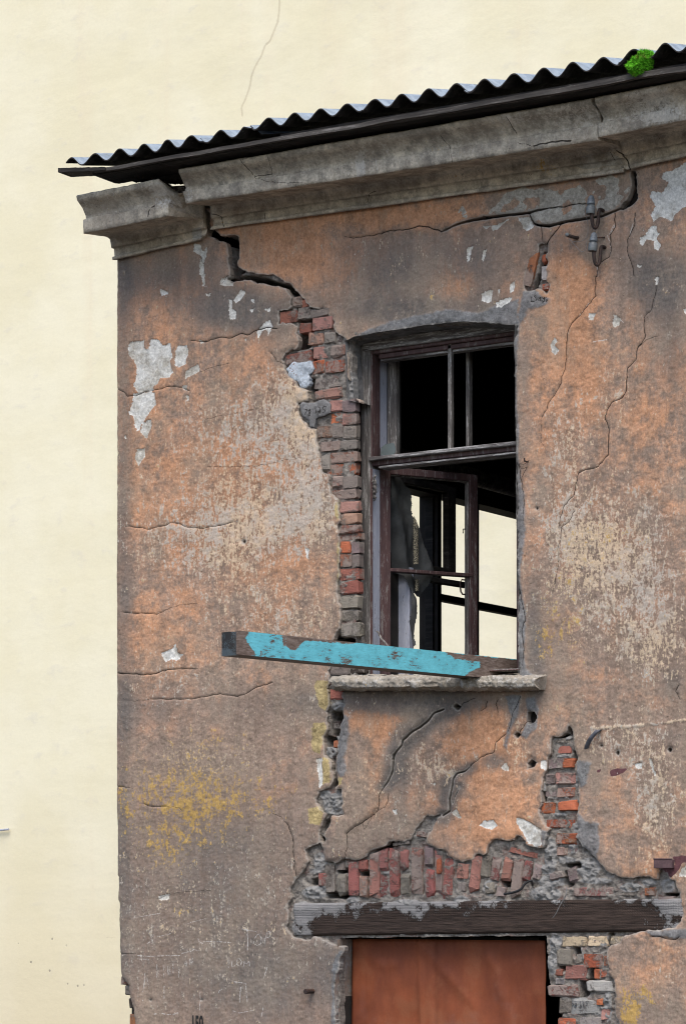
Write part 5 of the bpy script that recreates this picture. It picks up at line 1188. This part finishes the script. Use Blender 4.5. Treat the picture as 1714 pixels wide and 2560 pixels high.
# outer box frame
wbar('frame_stile', 901, 924, 862, 1720, 905, FY, FY + .085, MAT['greywood'])
wbar('frame_lining', 923, 930, 880, 1146, 925, FY + .012, FY + .09, MAT['maroon'], .001)
wbar('frame_lining', 923, 931, 1172, 1720, 925, FY + .010, FY + .082, MAT['bluewood'], .001)
wbar('frame_bead', 924, 930, 1172, 1720, 925, FY + .004, FY + .012, MAT['maroon'], .001)
wbar('frame_stile', 1291, 1330, 800, 1720, 1295, FY, FY + .1, MAT['maroon'])
wbar('frame_head', 905, 1330, 848, 873, 935, FY - .012, FY + .1, MAT['greyrail'])
wbar('frame_head', 925, 1330, 872, 884, 935, FY + .012, FY + .1, MAT['maroon'])
wbar('frame_head', 946, 1330, 884, 896, 950, FY + .03, FY + .1, MAT['maroon'])
wbar('frame_head', 950, 1330, 896, 903, 955, FY + .045, FY + .1, MAT['greyrail'], .003)
# transom between the fixed light and the casements
wbar('transom', 918, 1330, 1142, 1151, 925, FY - .015, FY + .09, MAT['greyrail'], .003)
wbar('transom', 926, 1330, 1151, 1165, 930, FY + .02, FY + .09, MAT['maroon'], .003)
wbar('transom', 945, 1330, 1165, 1170, 950, FY + .005, FY + .1, MAT['greyrail'], .002)
# fixed light bars
wbar('glazing_bar', 1118, 1127, 845, 1127, 1120, FY + .03, FY + .06, MAT['greywood'], .003)
wbar('glazing_bar', 1163, 1171, 842, 1122, 1165, IY, IY + .04, MAT['greywood'], .004)
# boxed left side between outer and inner frames
a = P(946, 1000, FY + .09); 
rv = MB(); xa_ = P(943, 1000, FY + .08).x
zz0 = P(950, 1146, .2).z; zz1 = P(950, 880, .2).z
rv.box(xa_ - 0.02, xa_ + 0.004, FY + .07, IY, zz0, zz1)
rv.build('box_lining', MAT['bluewood'], WIN, .002)
wbar('inner_stile', 967, 990, 890, 1140, 975, IY, IY + .04, MAT['greywood'], .004)
wbar('inner_stile', 986, 1022, 1420, 1720, 990, .47, .52, MAT['bluewood'], .004)
wbar('inner_stile', 978, 986.5, 1180, 1720, 980, .45, .53, MAT['greywood'], .003)
wbar('inner_head', 985, 1330, 1150, 1172, 990, IY + .2, IY + .26, MAT['darkwood'], .004)
# broken pane in the corner
gp = [P(x, y, FY + .05) for x, y in q(13, 262, 1188, 272, 1115, 310, 1082, 385, 1072, 405, 1120, 400, 1160, 380, 1184)]
gm = M('dusty window glass', 0.25, 0.5); gn = gm.noise(25, 5, 0.6)
gm.b.inputs['Alpha'].default_value = 0.85
MAT['glass'] = gm.out(gm.mix(gn, (0.10, 0.125, 0.125), (0.16, 0.185, 0.18)), None)
m_ = MB(); n_ = len(gp)
m_.add([tuple(p) for p in gp] + [(p.x, p.y + .003, p.z) for p in gp], [tuple(range(n_)), tuple(range(2 * n_ - 1, n_ - 1, -1))] + [(i, i + n_, (i + 1) % n_ + n_, (i + 1) % n_) for i in range(n_)])
m_.build('broken_pane', MAT['glass'], WIN)
# pale blue rebate strip and the crumpled putty or rag on it
# curled strip at the foot of the stile
fl_ = [P(x, y, FY + .012) for x, y in q(12, 222, 1560, 240, 1575, 250, 1600, 275, 1640, 315, 1685, 340, 1720)]
MB().tube(fl_, [.004, .006, .006, .006, .006, .006], 6).build('curled_strip', MAT['greywood'], WIN)
rag = MB()
rg = random.Random(4)
for s in range(3):
    pts = [P(936 + 3.5 * math.sin(i * 1.25 + s * 2) + rg.uniform(-1, 1), 1186 + i * 4.2 + s * 2, FY - .002 - .006 * s) for i in range(16)]
    rag.tube(pts, [max(.002, .0075 * math.sin(math.pi * (i + 1.5) / 18) + .002 * math.sin(i * 2.1)) for i in range(16)], 7)
rag_o = rag.build('draught_packing', MAT['greywood'], WIN, 0, True)
# casement swung inwards, hinged on the left
CH = P(946, 1300, FY + .088); CA = R(29)
cdir = np.array([math.sin(CA), math.cos(CA), 0]); cn = np.array([math.cos(CA), -math.sin(CA), 0])
def onC(px, py, off=0.0, base=CH, nrm=cn): return Vector(hit([px], [py], np.array(base) + nrm * off, nrm)[0])
def cbar(name, x0, x1, yt, yb, xref, mat, t0=0.0, t1=-0.045, base=CH, nrm=cn, dr=cdir, bev=.004, parent=None):
    a = onC(x0, 1400, t0, base, nrm); b = onC(x1, 1400, t0, base, nrm); zt_ = onC(xref, yt, t0, base, nrm).z; zb_ = onC(xref, yb, t0, base, nrm).z
    th = Vector(nrm) * (t1 - t0)
    c = [(a.x, a.y, zb_), (b.x, b.y, zb_), (b.x + th.x, b.y + th.y, zb_), (a.x + th.x, a.y + th.y, zb_)]
    c += [(x, y, zt_) for x, y, _ in c]
    return MB().hexa(c).build(name, mat, parent or WIN, bev)
cbar('casement_stile', 947, 977, 1166, 1720, 960, MAT['maroon'])
cbar('casement_stile', 1174, 1194, 1186, 1720, 1184, MAT['maroon'])
cbar('casement_stile', 1168, 1174.5, 1200, 1720, 1171, MAT['greywood'], -.012)
cbar('casement_rail', 976, 1175, 1167, 1186, 980, MAT['maroon'], -.002)
cbar('casement_rail', 976, 1169, 1185, 1189, 980, MAT['greyrail'], -.014)
cbar('casement_rail', 976, 1183, 1420, 1429, 980, MAT['maroon'], .004, bev=.003)
# inner small casement, nearly square to the wall
IH = P(1010, 1300, .50); IA = R(6)
idir = np.array([math.sin(IA), math.cos(IA), 0]); inn = np.array([math.cos(IA), -math.sin(IA), 0])
cbar('inner_casement_stile', 1120, 1140, 1217, 1432, 1130, MAT['darkwood'], 0, -.04, IH, inn)
cbar('inner_casement_rail', 1012, 1121, 1190, 1208, 1012, MAT['darkwood'], 0, -.04, IH, inn)
cbar('inner_casement_rail', 1010, 1121, 1404, 1416, 1020, MAT['darkwood'], 0, -.04, IH, inn)
cbar('inner_casement_rail', 1010, 1172, 1432, 1446, 1020, MAT['darkwood'], -.002, -.04, IH, inn)
hk = [onC(x, y, .03) for x, y in q(12, 1030, 1095, 1000, 1090, 985, 1120, 985, 1160, 990, 1200, 1005, 1225, 1030, 1226)]
MB().tube(hk, .0045, 8).build('casement_handle', MAT['iron'], WIN, 0, True)
hk = [onC(x, y, .02) for x, y in q(12, 1030, 630, 1012, 630, 1010, 668)]
MB().tube(hk, .0035, 6).build('casement_hook', MAT['iron'], WIN)

# ------------------------------------------------------------------ lintel timber, doorway sheet
def lintel():
    n = 260; k = 26
    xl = P(735, 2300, .008).x; xr_ = P(1760, 2300, .008).x
    z1l, z1r = P(735, 2259, .008).z, P(1760, 2246, .008).z
    z0l, z0r = P(735, 2341, .008).z, P(1760, 2328, .008).z
    u = np.linspace(0, 1, n)[None, :]; v = np.linspace(0, 1, k)[:, None]
    X = xl + (xr_ - xl) * u + 0 * v
    Z = (z0l + (z0r - z0l) * u) * (1 - v) + (z1l + (z1r - z1l) * u) * v
    px, py = proj(X, X * 0, Z)
    a0 = np.clip((0.32 - 1.15 * (1 - v)) + .0 * u, -.6, .6) + 0.5
    a0 = np.clip(v - .30, 0, 1) * 1.15 + .9 * fbm(X * 7, Z * 0, 33, 3) * v + 0.9 * np.exp(-((px - 748) / 34) ** 2) + 0.75 * np.exp(-((px - 1690) / 40) ** 2) + .35 * np.exp(-((px - 1000) / 60) ** 2) * v + .3 * np.exp(-((px - 840) / 50) ** 2) * v - .35 * np.exp(-((px - 1480) / 70) ** 2) - .2 * np.exp(-((px - 1280) / 60) ** 2)
    bumpf = fbm(X * 16, Z * 16, 3, 4); mort = np.clip(a0 * .55 + bumpf * 1.1 - .35, 0, .4)
    Y = 0.010 - 0.02 * mort - 0.006 * fbm(X * 3, Z * 40, 4, 3)
    e = np.minimum(v, 1 - v) + 0 * u
    Y = Y + 0.012 * np.exp(-e * 45)
    co = np.stack([X.ravel(), Y.ravel(), Z.ravel()], 1)
    idx = np.arange(n * k).reshape(k, n)
    qd = np.stack([idx[:-1, :-1], idx[:-1, 1:], idx[1:, 1:], idx[1:, :-1]], -1).reshape(-1, 4)
    z = np.zeros(n * k)
    o = mesh_np('lintel_timber', co, [qd], MAT['lintel'], None, {'A': np.stack([a0.ravel(), z, z], 1)})
    bm = bmesh.new(); bm.from_mesh(o.data)
    be = [e_ for e_ in bm.edges if len(e_.link_faces) == 1]
    r_ = bmesh.ops.extrude_edge_only(bm, edges=be)
    nv = [g for g in r_['geom'] if isinstance(g, bmesh.types.BMVert)]
    for v_ in nv: v_.co.y = 0.26
    ne = [g for g in r_['geom'] if isinstance(g, bmesh.types.BMEdge) and all(v_ in nv for v_ in g.verts)]
    bm.to_mesh(o.data); bm.free()
    return part(o)
lintel()
def sheet_panel(x0, x1, y0, y1, yv, seed):
    a = P(x0, 2450, yv); b = P(x1, 2450, yv); n = 90; k = 110
    zt_ = P((x0 + x1) / 2, y0, yv).z; zb_ = 0.02
    u = np.linspace(0, 1, n)[None, :]; v = np.linspace(0, 1, k)[:, None]
    X = a.x + (b.x - a.x) * u + 0 * v; Z = zb_ + (zt_ - zb_) * v + 0 * u
    Y = yv + 0.03 * fbm(X * 2.6, Z * 2.0, seed, 3) + 0.012 * fbm(X * 9, Z * 7, seed + 4, 3)
    for (cx_, cz_, r0, am) in ((.3, .8, .10, .012), (.7, .72, .14, -.014), (.5, .62, .08, .01), (.85, .88, .07, .01)):
        d2 = ((X - (a.x + (b.x - a.x) * cx_)) / r0) ** 2 + ((Z - (zb_ + (zt_ - zb_) * cz_)) / (r0 * 1.6)) ** 2
        Y = Y + am * np.exp(-d2)
    dpx, dpy = proj(X, np.full_like(X, yv), Z)
    cv = lines_vec(dpx, dpy, [(q(10, 850, 680, 930, 780, 1060, 920, 1180, 1060), 1, 1), (q(10, 560, 780, 640, 820, 720, 800), 1, 1), (q(10, 1270, 760, 1330, 860, 1340, 1010), 1, 1), (q(10, 470, 1120, 560, 1040, 600, 900), 1, 1)], 60)
    Y = Y - 0.009 * np.exp(-np.hypot(cv[0], cv[1]) / 7.0) + 0.004 * fbm(X * 20, Z * 14, 71, 3)
    for xf, am, wd in ((1052, .010, .014), (1085, -.008, .012)):
        Y = Y - am * np.exp(-((X - P(xf, 2450, yv).x) / wd) ** 2)
    co = np.stack([X.ravel(), Y.ravel(), Z.ravel()], 1)
    idx = np.arange(n * k).reshape(k, n)
    qd = np.stack([idx[:-1, :-1], idx[:-1, 1:], idx[1:, 1:], idx[1:, :-1]], -1).reshape(-1, 4)
    o = mesh_np('door_panel', co, [qd], MAT['rust'], None)
    bm = bmesh.new(); bm.from_mesh(o.data)
    r_ = bmesh.ops.extrude_face_region(bm, geom=list(bm.faces))
    for g in r_['geom']:
        if isinstance(g, bmesh.types.BMVert): g.co.y += .004
    bmesh.ops.recalc_face_normals(bm, faces=bm.faces)
    bm.to_mesh(o.data); bm.free()
    return part(o)
sheet_panel(880, 1364, 2350, 2700, 0.133, 5)
part(MB().box(P(905, 2400, .13).x, P(1340, 2400, .13).x, .16, .22, P(900, 2360, .16).z, P(900, 2341, .16).z).build('door_head', MAT['darkwood'], None, .004))
part(MB().box(P(874, 2400, .2).x, P(884, 2400, .2).x, .15, .26, 0.0, P(900, 2345, .2).z).build('door_frame', MAT['darkwood'], None, .004))

# ------------------------------------------------------------------ the turquoise timber through the window
BA = R(10.8)
bdir = np.array([math.sin(BA), math.cos(BA), 0]); bn = np.array([math.cos(BA), -math.sin(BA), 0])
bp = P(1200, 1690, -0.10)
def onB(px, py): return Vector(hit([px], [py], np.array(bp), bn)[0])
def timber():
    E0 = onB(590, 1576); E1 = onB(590, 1636)
    ztop, zbot = E0.z, E1.z
    Wd = 0.115; out = Vector((E0.x, E0.y, 0))
    dI = Vector(bdir); dL = -Vector(bn)          # into the room; away from the viewer to the left
    Ln = 3.2
    # plan outline: near end has a worn rebate
    end = [(0, 0), (.004, .006), (.022, .012), (.034, .022), (.036, .040), (.028, .050), (.022, .075), (.020, Wd)]
    n = 200; k = 14
    co = []; A = []
    ss = np.linspace(0, 1, n)
    # front face grid
    for j in range(k):
        for i in range(n):
            s = Ln * ss[i] ** 1.4; p = out + dI * s; z_ = zbot + (ztop - zbot) * j / (k - 1)
            co.append((p.x, p.y, z_))
    co = np.array(co)
    idx = np.arange(n * k).reshape(k, n)
    qd = np.stack([idx[:-1, :-1], idx[:-1, 1:], idx[1:, 1:], idx[1:, :-1]], -1).reshape(-1, 4)
    px, py = proj(co[:, 0], co[:, 1], co[:, 2])
    bare = union_sd(px, py, [[(560, 1560), (628, 1572), (612, 1596), (632, 1622), (642, 1636), (560, 1660)], [(712, 1580), (780, 1588), (880, 1602), (880, 1612), (800, 1604), (760, 1602), (735, 1630), (712, 1614)],
                             [(705, 1585), (715, 1586), (712, 1620), (708, 1618)], [(1105, 1628), (1330, 1655), (1330, 1720), (1160, 1700), (1165, 1683), (1200, 1668), (1202, 1654), (1140, 1648)], [(650, 1626), (656, 1626), (656, 1640), (650, 1640)], [(830, 1596), (900, 1604), (880, 1611), (835, 1604)]], 12)
    a0 = 0.92 - np.clip((bare + 1) / 4.0, 0, 1) * 1.3 + .0 - .20 * np.exp(-((px - 1010) / 30) ** 2) - .12 * np.exp(-((px - 690) / 50) ** 2) - .1 * np.exp(-((px - 870) / 40) ** 2)
    at = np.stack([a0, np.zeros(len(co)), np.zeros(len(co))], 1)
    V = list(co); AT = list(at)
    def addpts(pl):
        b = len(V)
        for p, a_ in pl: V.append(p); AT.append(a_)
        return b
    F4 = [qd]
    # end face strips, top, underside, rear
    m_ = len(end)
    ring = []
    for (s, wv) in end:
        p = out + dI * s + dL * wv
        ring.append((p.x, p.y))
    b0 = addpts([((x, y, zbot), (0, 1, 0)) for x, y in ring]); b1 = addpts([((x, y, ztop), (0, 1, 0)) for x, y in ring])
    F4.append(np.array([(b0 + i + 1, b0 + i, b1 + i, b1 + i + 1) for i in range(m_ - 1)]))
    fa = out + dI * Ln; fb = fa + dL * Wd
    for z_, flip in ((ztop, False), (zbot, True)):
        poly = [(x, y, z_) for x, y in ring] + [(fb.x, fb.y, z_), (fa.x, fa.y, z_)]
        bb = addpts([(p, (.1, .45 if flip else 0, 0)) for p in poly])
        f_ = list(range(bb, bb + len(poly)))
        F4.append(np.array([f_ if flip else f_[::-1]]))
    rb = addpts([((ring[-1][0], ring[-1][1], zbot), (.5, 0, 0)), ((fb.x, fb.y, zbot), (.5, 0, 0)), ((fb.x, fb.y, ztop), (.5, 0, 0)), ((ring[-1][0], ring[-1][1], ztop), (.5, 0, 0)),
                 ((fa.x, fa.y, zbot), (.5, 0, 0)), ((fa.x, fa.y, ztop), (.5, 0, 0))])
    F4.append(np.array([(rb + 1, rb, rb + 3, rb + 2), (rb + 4, rb + 1, rb + 2, rb + 5)]))
    org = (out.x, out.y, zbot)
    o = mesh_np('timber', np.array(V), F4, MAT['teal'], None, {'A': np.array(AT)}, smooth=False, origin=org)
    tag(o, 'old timber with chipped turquoise paint sticking out through the window', 'timber')
    return o
timber()
# splinters and boards lying on the sill under it
def loose(name, pts, wd, th, mat, label, cat):
    a, b = pts
    d = (b - a); n_ = Vector((-d.y, d.x, 0)).normalized() * wd
    m_ = MB(); z = Vector((0, 0, th))
    m_.hexa([a - n_, b - n_, b + n_, a + n_, a - n_ + z, b - n_ + z * .7, b + n_ + z * .7, a + n_ + z])
    o = m_.build(name, mat, None, .003, origin=a); tag(o, label, cat); return o
loose('wood_splinter', (P(1163, 1683, -.04), P(1300, 1676, .02)), .02, .008, MAT['maroon'], 'thin reddish wood splinter lying on the sill under the turquoise timber', 'splinter')
loose('board_scrap', (P(1090, 1688, .02), P(1310, 1680, .06)), .05, .02, MAT['greywood'], 'short grey board scrap lying along the back of the window sill', 'board')

# ------------------------------------------------------------------ curtain
def curtain():
    YC = 0.50
    poly = q(12, 330, 90, 430, 110, 490, 230, 535, 280, 548, 330, 556, 500, 600, 600, 650, 740, 715, 930, 742, 1000, 705, 1110, 632, 1245, 580, 1242, 540, 1215, 572, 1260, 576, 1400, 562, 1560, 582, 1690, 560, 1712, 545, 1620, 520, 1580, 520, 1190, 470, 1060, 330, 1000)
    u_ = np.linspace(970, 1090, 100); v_ = np.linspace(1168, 1626, 330)
    U, V = np.meshgrid(u_, v_)
    k = poly_sd(U, V, poly) + 3 * fbm(U * .12, V * .12, 4, 3)
    s_ = (U - (955 + (V - 1180) * .18)) / 15.0
    off = -.075 + .016 * np.sin(s_ * 1.7) + .03 * fbm(U * .03, V * .012, 6, 3) * 2
    ps = hit(U, V, np.array(CH) - cn * .075, cn) + (off + .075).ravel()[:, None] * cn
    idx = np.arange(U.size).reshape(U.shape)
    qd = np.stack([idx[:-1, :-1], idx[:-1, 1:], idx[1:, 1:], idx[1:, :-1]], -1).reshape(-1, 4)
    qd = qd[(k.ravel()[qd] > 0).all(1)]
    us = np.zeros(U.size, bool); us[qd.ravel()] = True
    o = mesh_np('curtain', ps[us], [(np.cumsum(us) - 1)[qd]], MAT['cloth'], None)
    tag(o, 'torn dusty dark grey curtain hanging behind the open casement', 'curtain')
    m = M('pale lace trim', 0.9, 0.1); n = m.voro(260); n2 = m.noise(40, 4)
    col = m.mix(m.step(n, 0.35, 0.55), (0.45, 0.40, 0.28), (0.06, 0.055, 0.045))
    MAT['lace'] = m.out(col, None)
    lp = q(12, 560, 500, 598, 600, 606, 900, 606, 950, 562, 950); lp2 = q(12, 574, 1085, 610, 1090, 610, 1195, 576, 1195)
    for pl, zz in ((lp, 0), (lp2, 1)):
        x0_, x1_ = min(p[0] for p in pl), max(p[0] for p in pl); y0_, y1_ = min(p[1] for p in pl), max(p[1] for p in pl)
        U, V = np.meshgrid(np.linspace(x0_, x1_, 12), np.linspace(y0_, y1_, 60))
        k = poly_sd(U, V, pl)
        ps = hit(U, V, np.array(CH) - cn * .052, cn) + (.004 * np.sin(U * .4)).ravel()[:, None] * cn
        idx = np.arange(U.size).reshape(U.shape)
        qd = np.stack([idx[:-1, :-1], idx[:-1, 1:], idx[1:, 1:], idx[1:, :-1]], -1).reshape(-1, 4)
        qd = qd[(k.ravel()[qd] > -1).all(1)]
        us = np.zeros(U.size, bool); us[qd.ravel()] = True
        mesh_np('lace_trim', ps[us], [(np.cumsum(us) - 1)[qd]], MAT['lace'], o)
curtain()

# ------------------------------------------------------------------ fittings on the wall
def lathe(m_, c, prof, axis=Vector((0, 0, 1)), n=20):
    a = axis.normalized(); u = a.cross(Vector((0, 1, .2))).normalized(); v = a.cross(u)
    vs = []; fs = []
    for h, r_ in prof:
        for k in range(n):
            t = 2 * math.pi * k / n; vs.append(c + a * h + (u * math.cos(t) + v * math.sin(t)) * r_)
    for i in range(len(prof) - 1):
        for k in range(n): fs.append((i * n + k, i * n + (k + 1) % n, (i + 1) * n + (k + 1) % n, (i + 1) * n + k))
    fs += [tuple(range(n - 1, -1, -1)), tuple((len(prof) - 1) * n + k for k in range(n))]
    m_.add(vs, fs)
def sm(pts, n=6):
    out = []
    for i in range(len(pts) - 1):
        p0 = pts[max(i - 1, 0)]; p1 = pts[i]; p2 = pts[i + 1]; p3 = pts[min(i + 2, len(pts) - 1)]
        for k in range(n):
            t = k / n
            out.append(0.5 * ((2 * p1) + (p2 - p0) * t + (2 * p0 - 5 * p1 + 4 * p2 - p3) * t * t + (3 * p1 - p0 - 3 * p2 + p3) * t ** 3))
    out.append(pts[-1]); return out
def insulator(cx_, ybot, label, tilt):
    yv = -0.075
    c = P(cx_, ybot, yv); s = 1 / 470.0
    root = empty('insulator', c)
    tag(root, label, 'insulator', 'insulators on the wall below the cornice')
    ax = Vector((tilt, 0.02, 1))
    b = MB(); lathe(b, Vector((0, 0, 0)), [(.004, .013), (0, .0205), (.002, .0225), (.018, .0232), (.036, .0225), (.041, .0200), (.0415, .0165), (.047, .0165)], ax)
    b.build('bell', MAT['porcelain'], root, 0, True)
    t = MB(); lathe(t, ax * .0475, [(0, .0195), (.004, .0205), (.012, .0190), (.026, .0165), (.038, .0125), (.044, .006)], ax, 14)
    cp = t.build('cap', MAT['cap'], root, 0, True)
    # J shaped iron hook: up inside the bell, down, round and back to the wall
    h = [Vector(v) for v in ((.008, 0, .01), (.008, 0, -.02), (.010, .004, -.046), (.015, .010, -.063), (.022, .016, -.064), (.028, .022, -.048), (.029, .028, -.015), (.029, .034, .018), (.030, .05, .03), (.030, .13, .03))]
    MB().tube(sm(h, 4), .0088, 9).build('hook', MAT['iron'], root, 0, True)
    return root
insulator(1475, 535, 'grey porcelain insulator on iron hook just above the long crack', 0.05)
insulator(1480, 628, 'grey porcelain insulator on iron hook directly beside the small iron stud', 0.10)
root = empty('iron_stud', P(1418, 588, -.06)); tag(root, 'small pale-tipped iron stud left of the two insulators', 'stud')
m_ = MB(); lathe(m_, Vector((0, 0, 0)), [(-.004, .007), (0, .010), (.010, .009), (.014, .004)], Vector((-.3, -.4, .9)), 10); m_.build('tip', MAT['porcelain'], root, 0, True)
MB().tube([Vector((0, 0, 0)), Vector((.02, .04, -.004)), Vector((.035, .075, -.004))], .009, 8).build('shank', MAT['iron'], root, 0, True)
def wire(name, pts, rad, mat, label, cat):
    o = MB().tube(pts, rad, 6).build(name, mat, None, 0, True, origin=pts[0]); tag(o, label, cat); return o
wire('tie_wire', sm([P(x, y, -.05) for x, y in q(17, 815, 470, 790, 560, 825, 690, 865, 830, 872, 1080, 840, 1200, 740, 1280, 600, 1315, 470, 1290, 400, 1230)]), .0013, MAT['wire'], 'thin grey wire looped from the upper insulator to the iron stud', 'wire')
wire('tie_wire', sm([P(x, y, -.05) for x, y in q(17, 470, 1310, 560, 1400, 690, 1540, 760, 1550, 830, 1480, 835, 1360, 850, 1320)]), .0013, MAT['wire'], 'thin grey wire sagging from the iron stud to the lower insulator', 'wire')
wire('iron_pin', [P(x, y, yv) for x, y, yv in ((1483, 593, -.02), (1495, 593.5, -.028), (1511, 593, -.004))], .0035, MAT['iron'], 'short horizontal iron pin beside the lower insulator', 'pin')
# nail with wire by the window edge
root = empty('nail', P(1318, 1153, -.0)); tag(root, 'bent nail with twisted wire in the plaster right of the window', 'nail')
MB().tube([Vector((0.0, .03, 0)), Vector((0.0, -.03, -.004)), Vector((0.001, -.034, .012))], .0042, 7).build('shank', MAT['iron'], root)
p0 = P(1318, 1153)
MB().tube([v - p0 for v in sm([P(1322, 1150, -.02), P(1310, 1160, -.03), P(1298, 1160, -.02), P(1304, 1172, -.015), P(1316, 1168, -.02), P(1310, 1180, -.012), P(1303, 1195, -.008)])], .0014, 5).build('wire', MAT['iron'], root)
# bolt in the wall left of the doorway
p0 = P(780, 2478); root = empty('bolt', p0); tag(root, 'rusty bolt stub jutting from the plaster left of the rusty panel', 'bolt')
MB().tube([Vector((.012, .04, 0)), Vector((0, -.05, -.002))], .0125, 12).build('shank', MAT['iron'], root, .0)
MB().tube([Vector((0.0, -.048, -.002)), Vector((-.0005, -.062, -.002))], .0150, 10).build('head', MAT['iron'], root, .002)
# curved strip of metal right of the lower pier
def strap():
    pts = sm([P(x, y, yv) for x, y, yv in ((1464, 1880, .02), (1465, 1868, -.01), (1474, 1848, -.03), (1490, 1829, -.03), (1496, 1825, -.01), (1499, 1836, .01))], 5)
    m_ = MB(); vs = []; n_ = len(pts)
    for i, p in enumerate(pts):
        wv = .013 * (0.6 + .4 * math.sin(math.pi * i / (n_ - 1)))
        for dx, dy in ((-wv, 0), (wv, 0.004), (wv, .008), (-wv, .004)): vs.append((p.x + dx, p.y + dy, p.z))
    fs = []
    for i in range(n_ - 1):
        for k in range(4): fs.append((i * 4 + k, i * 4 + (k + 1) % 4, i * 4 + 4 + (k + 1) % 4, i * 4 + 4 + k))
    fs += [(3, 2, 1, 0), tuple((n_ - 1) * 4 + k for k in range(4))]
    m_.add(vs, fs)
    o = m_.build('metal_strap', simple('dull blue-black strap', (.035, .037, .045), (.09, .095, .115), 30, .5, .001, spec=.5), None, 0, True, origin=pts[0])
    tag(o, 'bent blue-black metal strap curling off the right wall', 'strap')
strap()
# maroon iron bracket at the right edge
p0 = P(1640, 2150); root = empty('iron_bracket', p0); tag(root, 'maroon painted iron bracket jutting from the wall at right edge', 'bracket')
def shifted(pts): return [v - p0 for v in pts]
a = P(1634, 2150, -.10); b = P(1680, 2150, -.02)
zt_, zb_ = P(1640, 2149, -.1).z, P(1640, 2171, -.1).z
m_ = MB(); c_ = shifted([Vector((a.x, -.10, zb_)), Vector((b.x, -.02, zb_)), Vector((b.x, 0.03, zb_)), Vector((a.x - .004, -.095, zb_))]); d_ = shifted([Vector((a.x, -.10, zt_)), Vector((b.x, -.02, zt_)), Vector((b.x, 0.03, zt_)), Vector((a.x - .004, -.095, zt_))])
m_.hexa(c_ + d_); m_.build('web', MAT['maroon_iron'], root, .002)
m_ = MB(); e_ = shifted([Vector((a.x, -.104, zt_)), Vector((b.x, -.024, zt_)), Vector((b.x - .03, .05, zt_)), Vector((a.x - .045, -.02, zt_))]); g_ = [v + Vector((0, 0, .005)) for v in e_]
m_.hexa(e_ + g_); m_.build('flange', MAT['maroon_iron'], root, .001)
# black cable stub out of the broken arch
wire('cable_stub', sm([P(x, y, yv) for (x, y), yv in zip(q(11, 460, 380, 510, 372, 560, 352, 590, 315, 625, 300, 632, 325), (-.035, -.045, -.04, -.03, -.015, .02))]), .006, simple('black rubber', (.012, .012, .013), (.025, .025, .027), 30, .5, .001), 'bent stub of black cable poking out of the broken brick arch', 'cable')
wire('loose_wire', sm([P(x, y, yv) for (x, y), yv in zip(q(11, 840, 340, 835, 390, 800, 450, 775, 500, 755, 526), (-.01, -.035, -.04, -.04, -.035))]), .0025, MAT['wire'], 'pale loose wire hanging across the front of the lintel timber', 'wire')

# moss cushion on the roof edge
def moss():
    c = P(1596, 153, -.475)
    rg = np.random.RandomState(3)
    bm = bmesh.new(); bmesh.ops.create_icosphere(bm, subdivisions=5, radius=1.0)
    for v in bm.verts:
        d = v.co.copy()
        nz = float(fbm(np.array([d.x * 2.2 + d.z]), np.array([d.y * 2.2 - d.z * 1.7]), 3, 4)[0])
        nf = float(fbm(np.array([d.x * 12 + d.z * 9]), np.array([d.y * 12 - d.z * 7]), 8, 3)[0])
        s = 1 + .8 * nz + .4 * nf
        hang = .75 if d.z < 0 else .55
        x = d.x * .050 * s * (1 - .35 * max(0, -d.z)); y = d.y * .06 * s; z = d.z * .06 * s * hang * 1.15
        v.co = Vector((x + .035 * max(0, z) * 8, y + .02, z + x * .35))
    me = bpy.data.meshes.new('moss_clump'); 
    for f_ in bm.faces: f_.smooth = True
    # leafy fuzz
    ball = list(bm.verts); fac = list(bm.faces)
    r2 = random.Random(5)
    for f_ in r2.sample(fac, 3800):
        p = f_.calc_center_median(); n_ = f_.normal
        d = (n_ + Vector((r2.uniform(-.8, .8), r2.uniform(-.8, .8), r2.uniform(-.4, .9)))).normalized()
        t = d.cross(Vector((r2.uniform(-1, 1), r2.uniform(-1, 1), .3))).normalized() * .0016
        L = r2.uniform(.006, .018)
        bm.faces.new([bm.verts.new(p - t), bm.verts.new(p + t), bm.verts.new(p + d * L)])
    bm.to_mesh(me); bm.free()
    m = M('bright green moss', 0.9, 0.1)
    g = m.noise(60, 6, 0.65); g2 = m.noise(18, 4, 0.6)
    col = m.mix(m.step(g, .35, .65), (0.06, 0.25, 0.012), (0.18, 0.58, 0.035))
    col = m.mix(m.step(m.add(g2, m.lin(g, .5)), .58, .7), col, (0.26, 0.25, 0.06))
    me.materials.append(m.out(col, g, .004, .8))
    o = bpy.data.objects.new('moss_clump', me); o.location = c; link(o)
    tag(o, 'bright green moss cushion growing on the edge of the corrugated roof', 'moss')
moss()

# stencilled number at the bottom of the wall
fc = bpy.data.curves.new('stencil_number', 'FONT'); fc.body = '150'; fc.size = 0.118; fc.offset = 0.0035; fc.extrude = 0.0004; fc.align_x = 'LEFT'
fo = bpy.data.objects.new('stencil_number', fc); COL.objects.link(fo)
bpy.context.view_layer.update()
dg = bpy.context.evaluated_depsgraph_get()
me = bpy.data.meshes.new_from_object(fo.evaluated_get(dg)); bpy.data.objects.remove(fo)
me.materials.clear(); me.materials.append(simple('black stencil paint', (.012, .012, .012), (.02, .02, .02), 40, .8, .001))
fo = bpy.data.objects.new('stencil_number', me); COL.objects.link(fo)
p = P(482, 2578); fo.location = (p.x, -.017, p.z); fo.rotation_euler = (R(90), 0, 0); fo.scale = (.46, 1.0, 1)
part(fo)
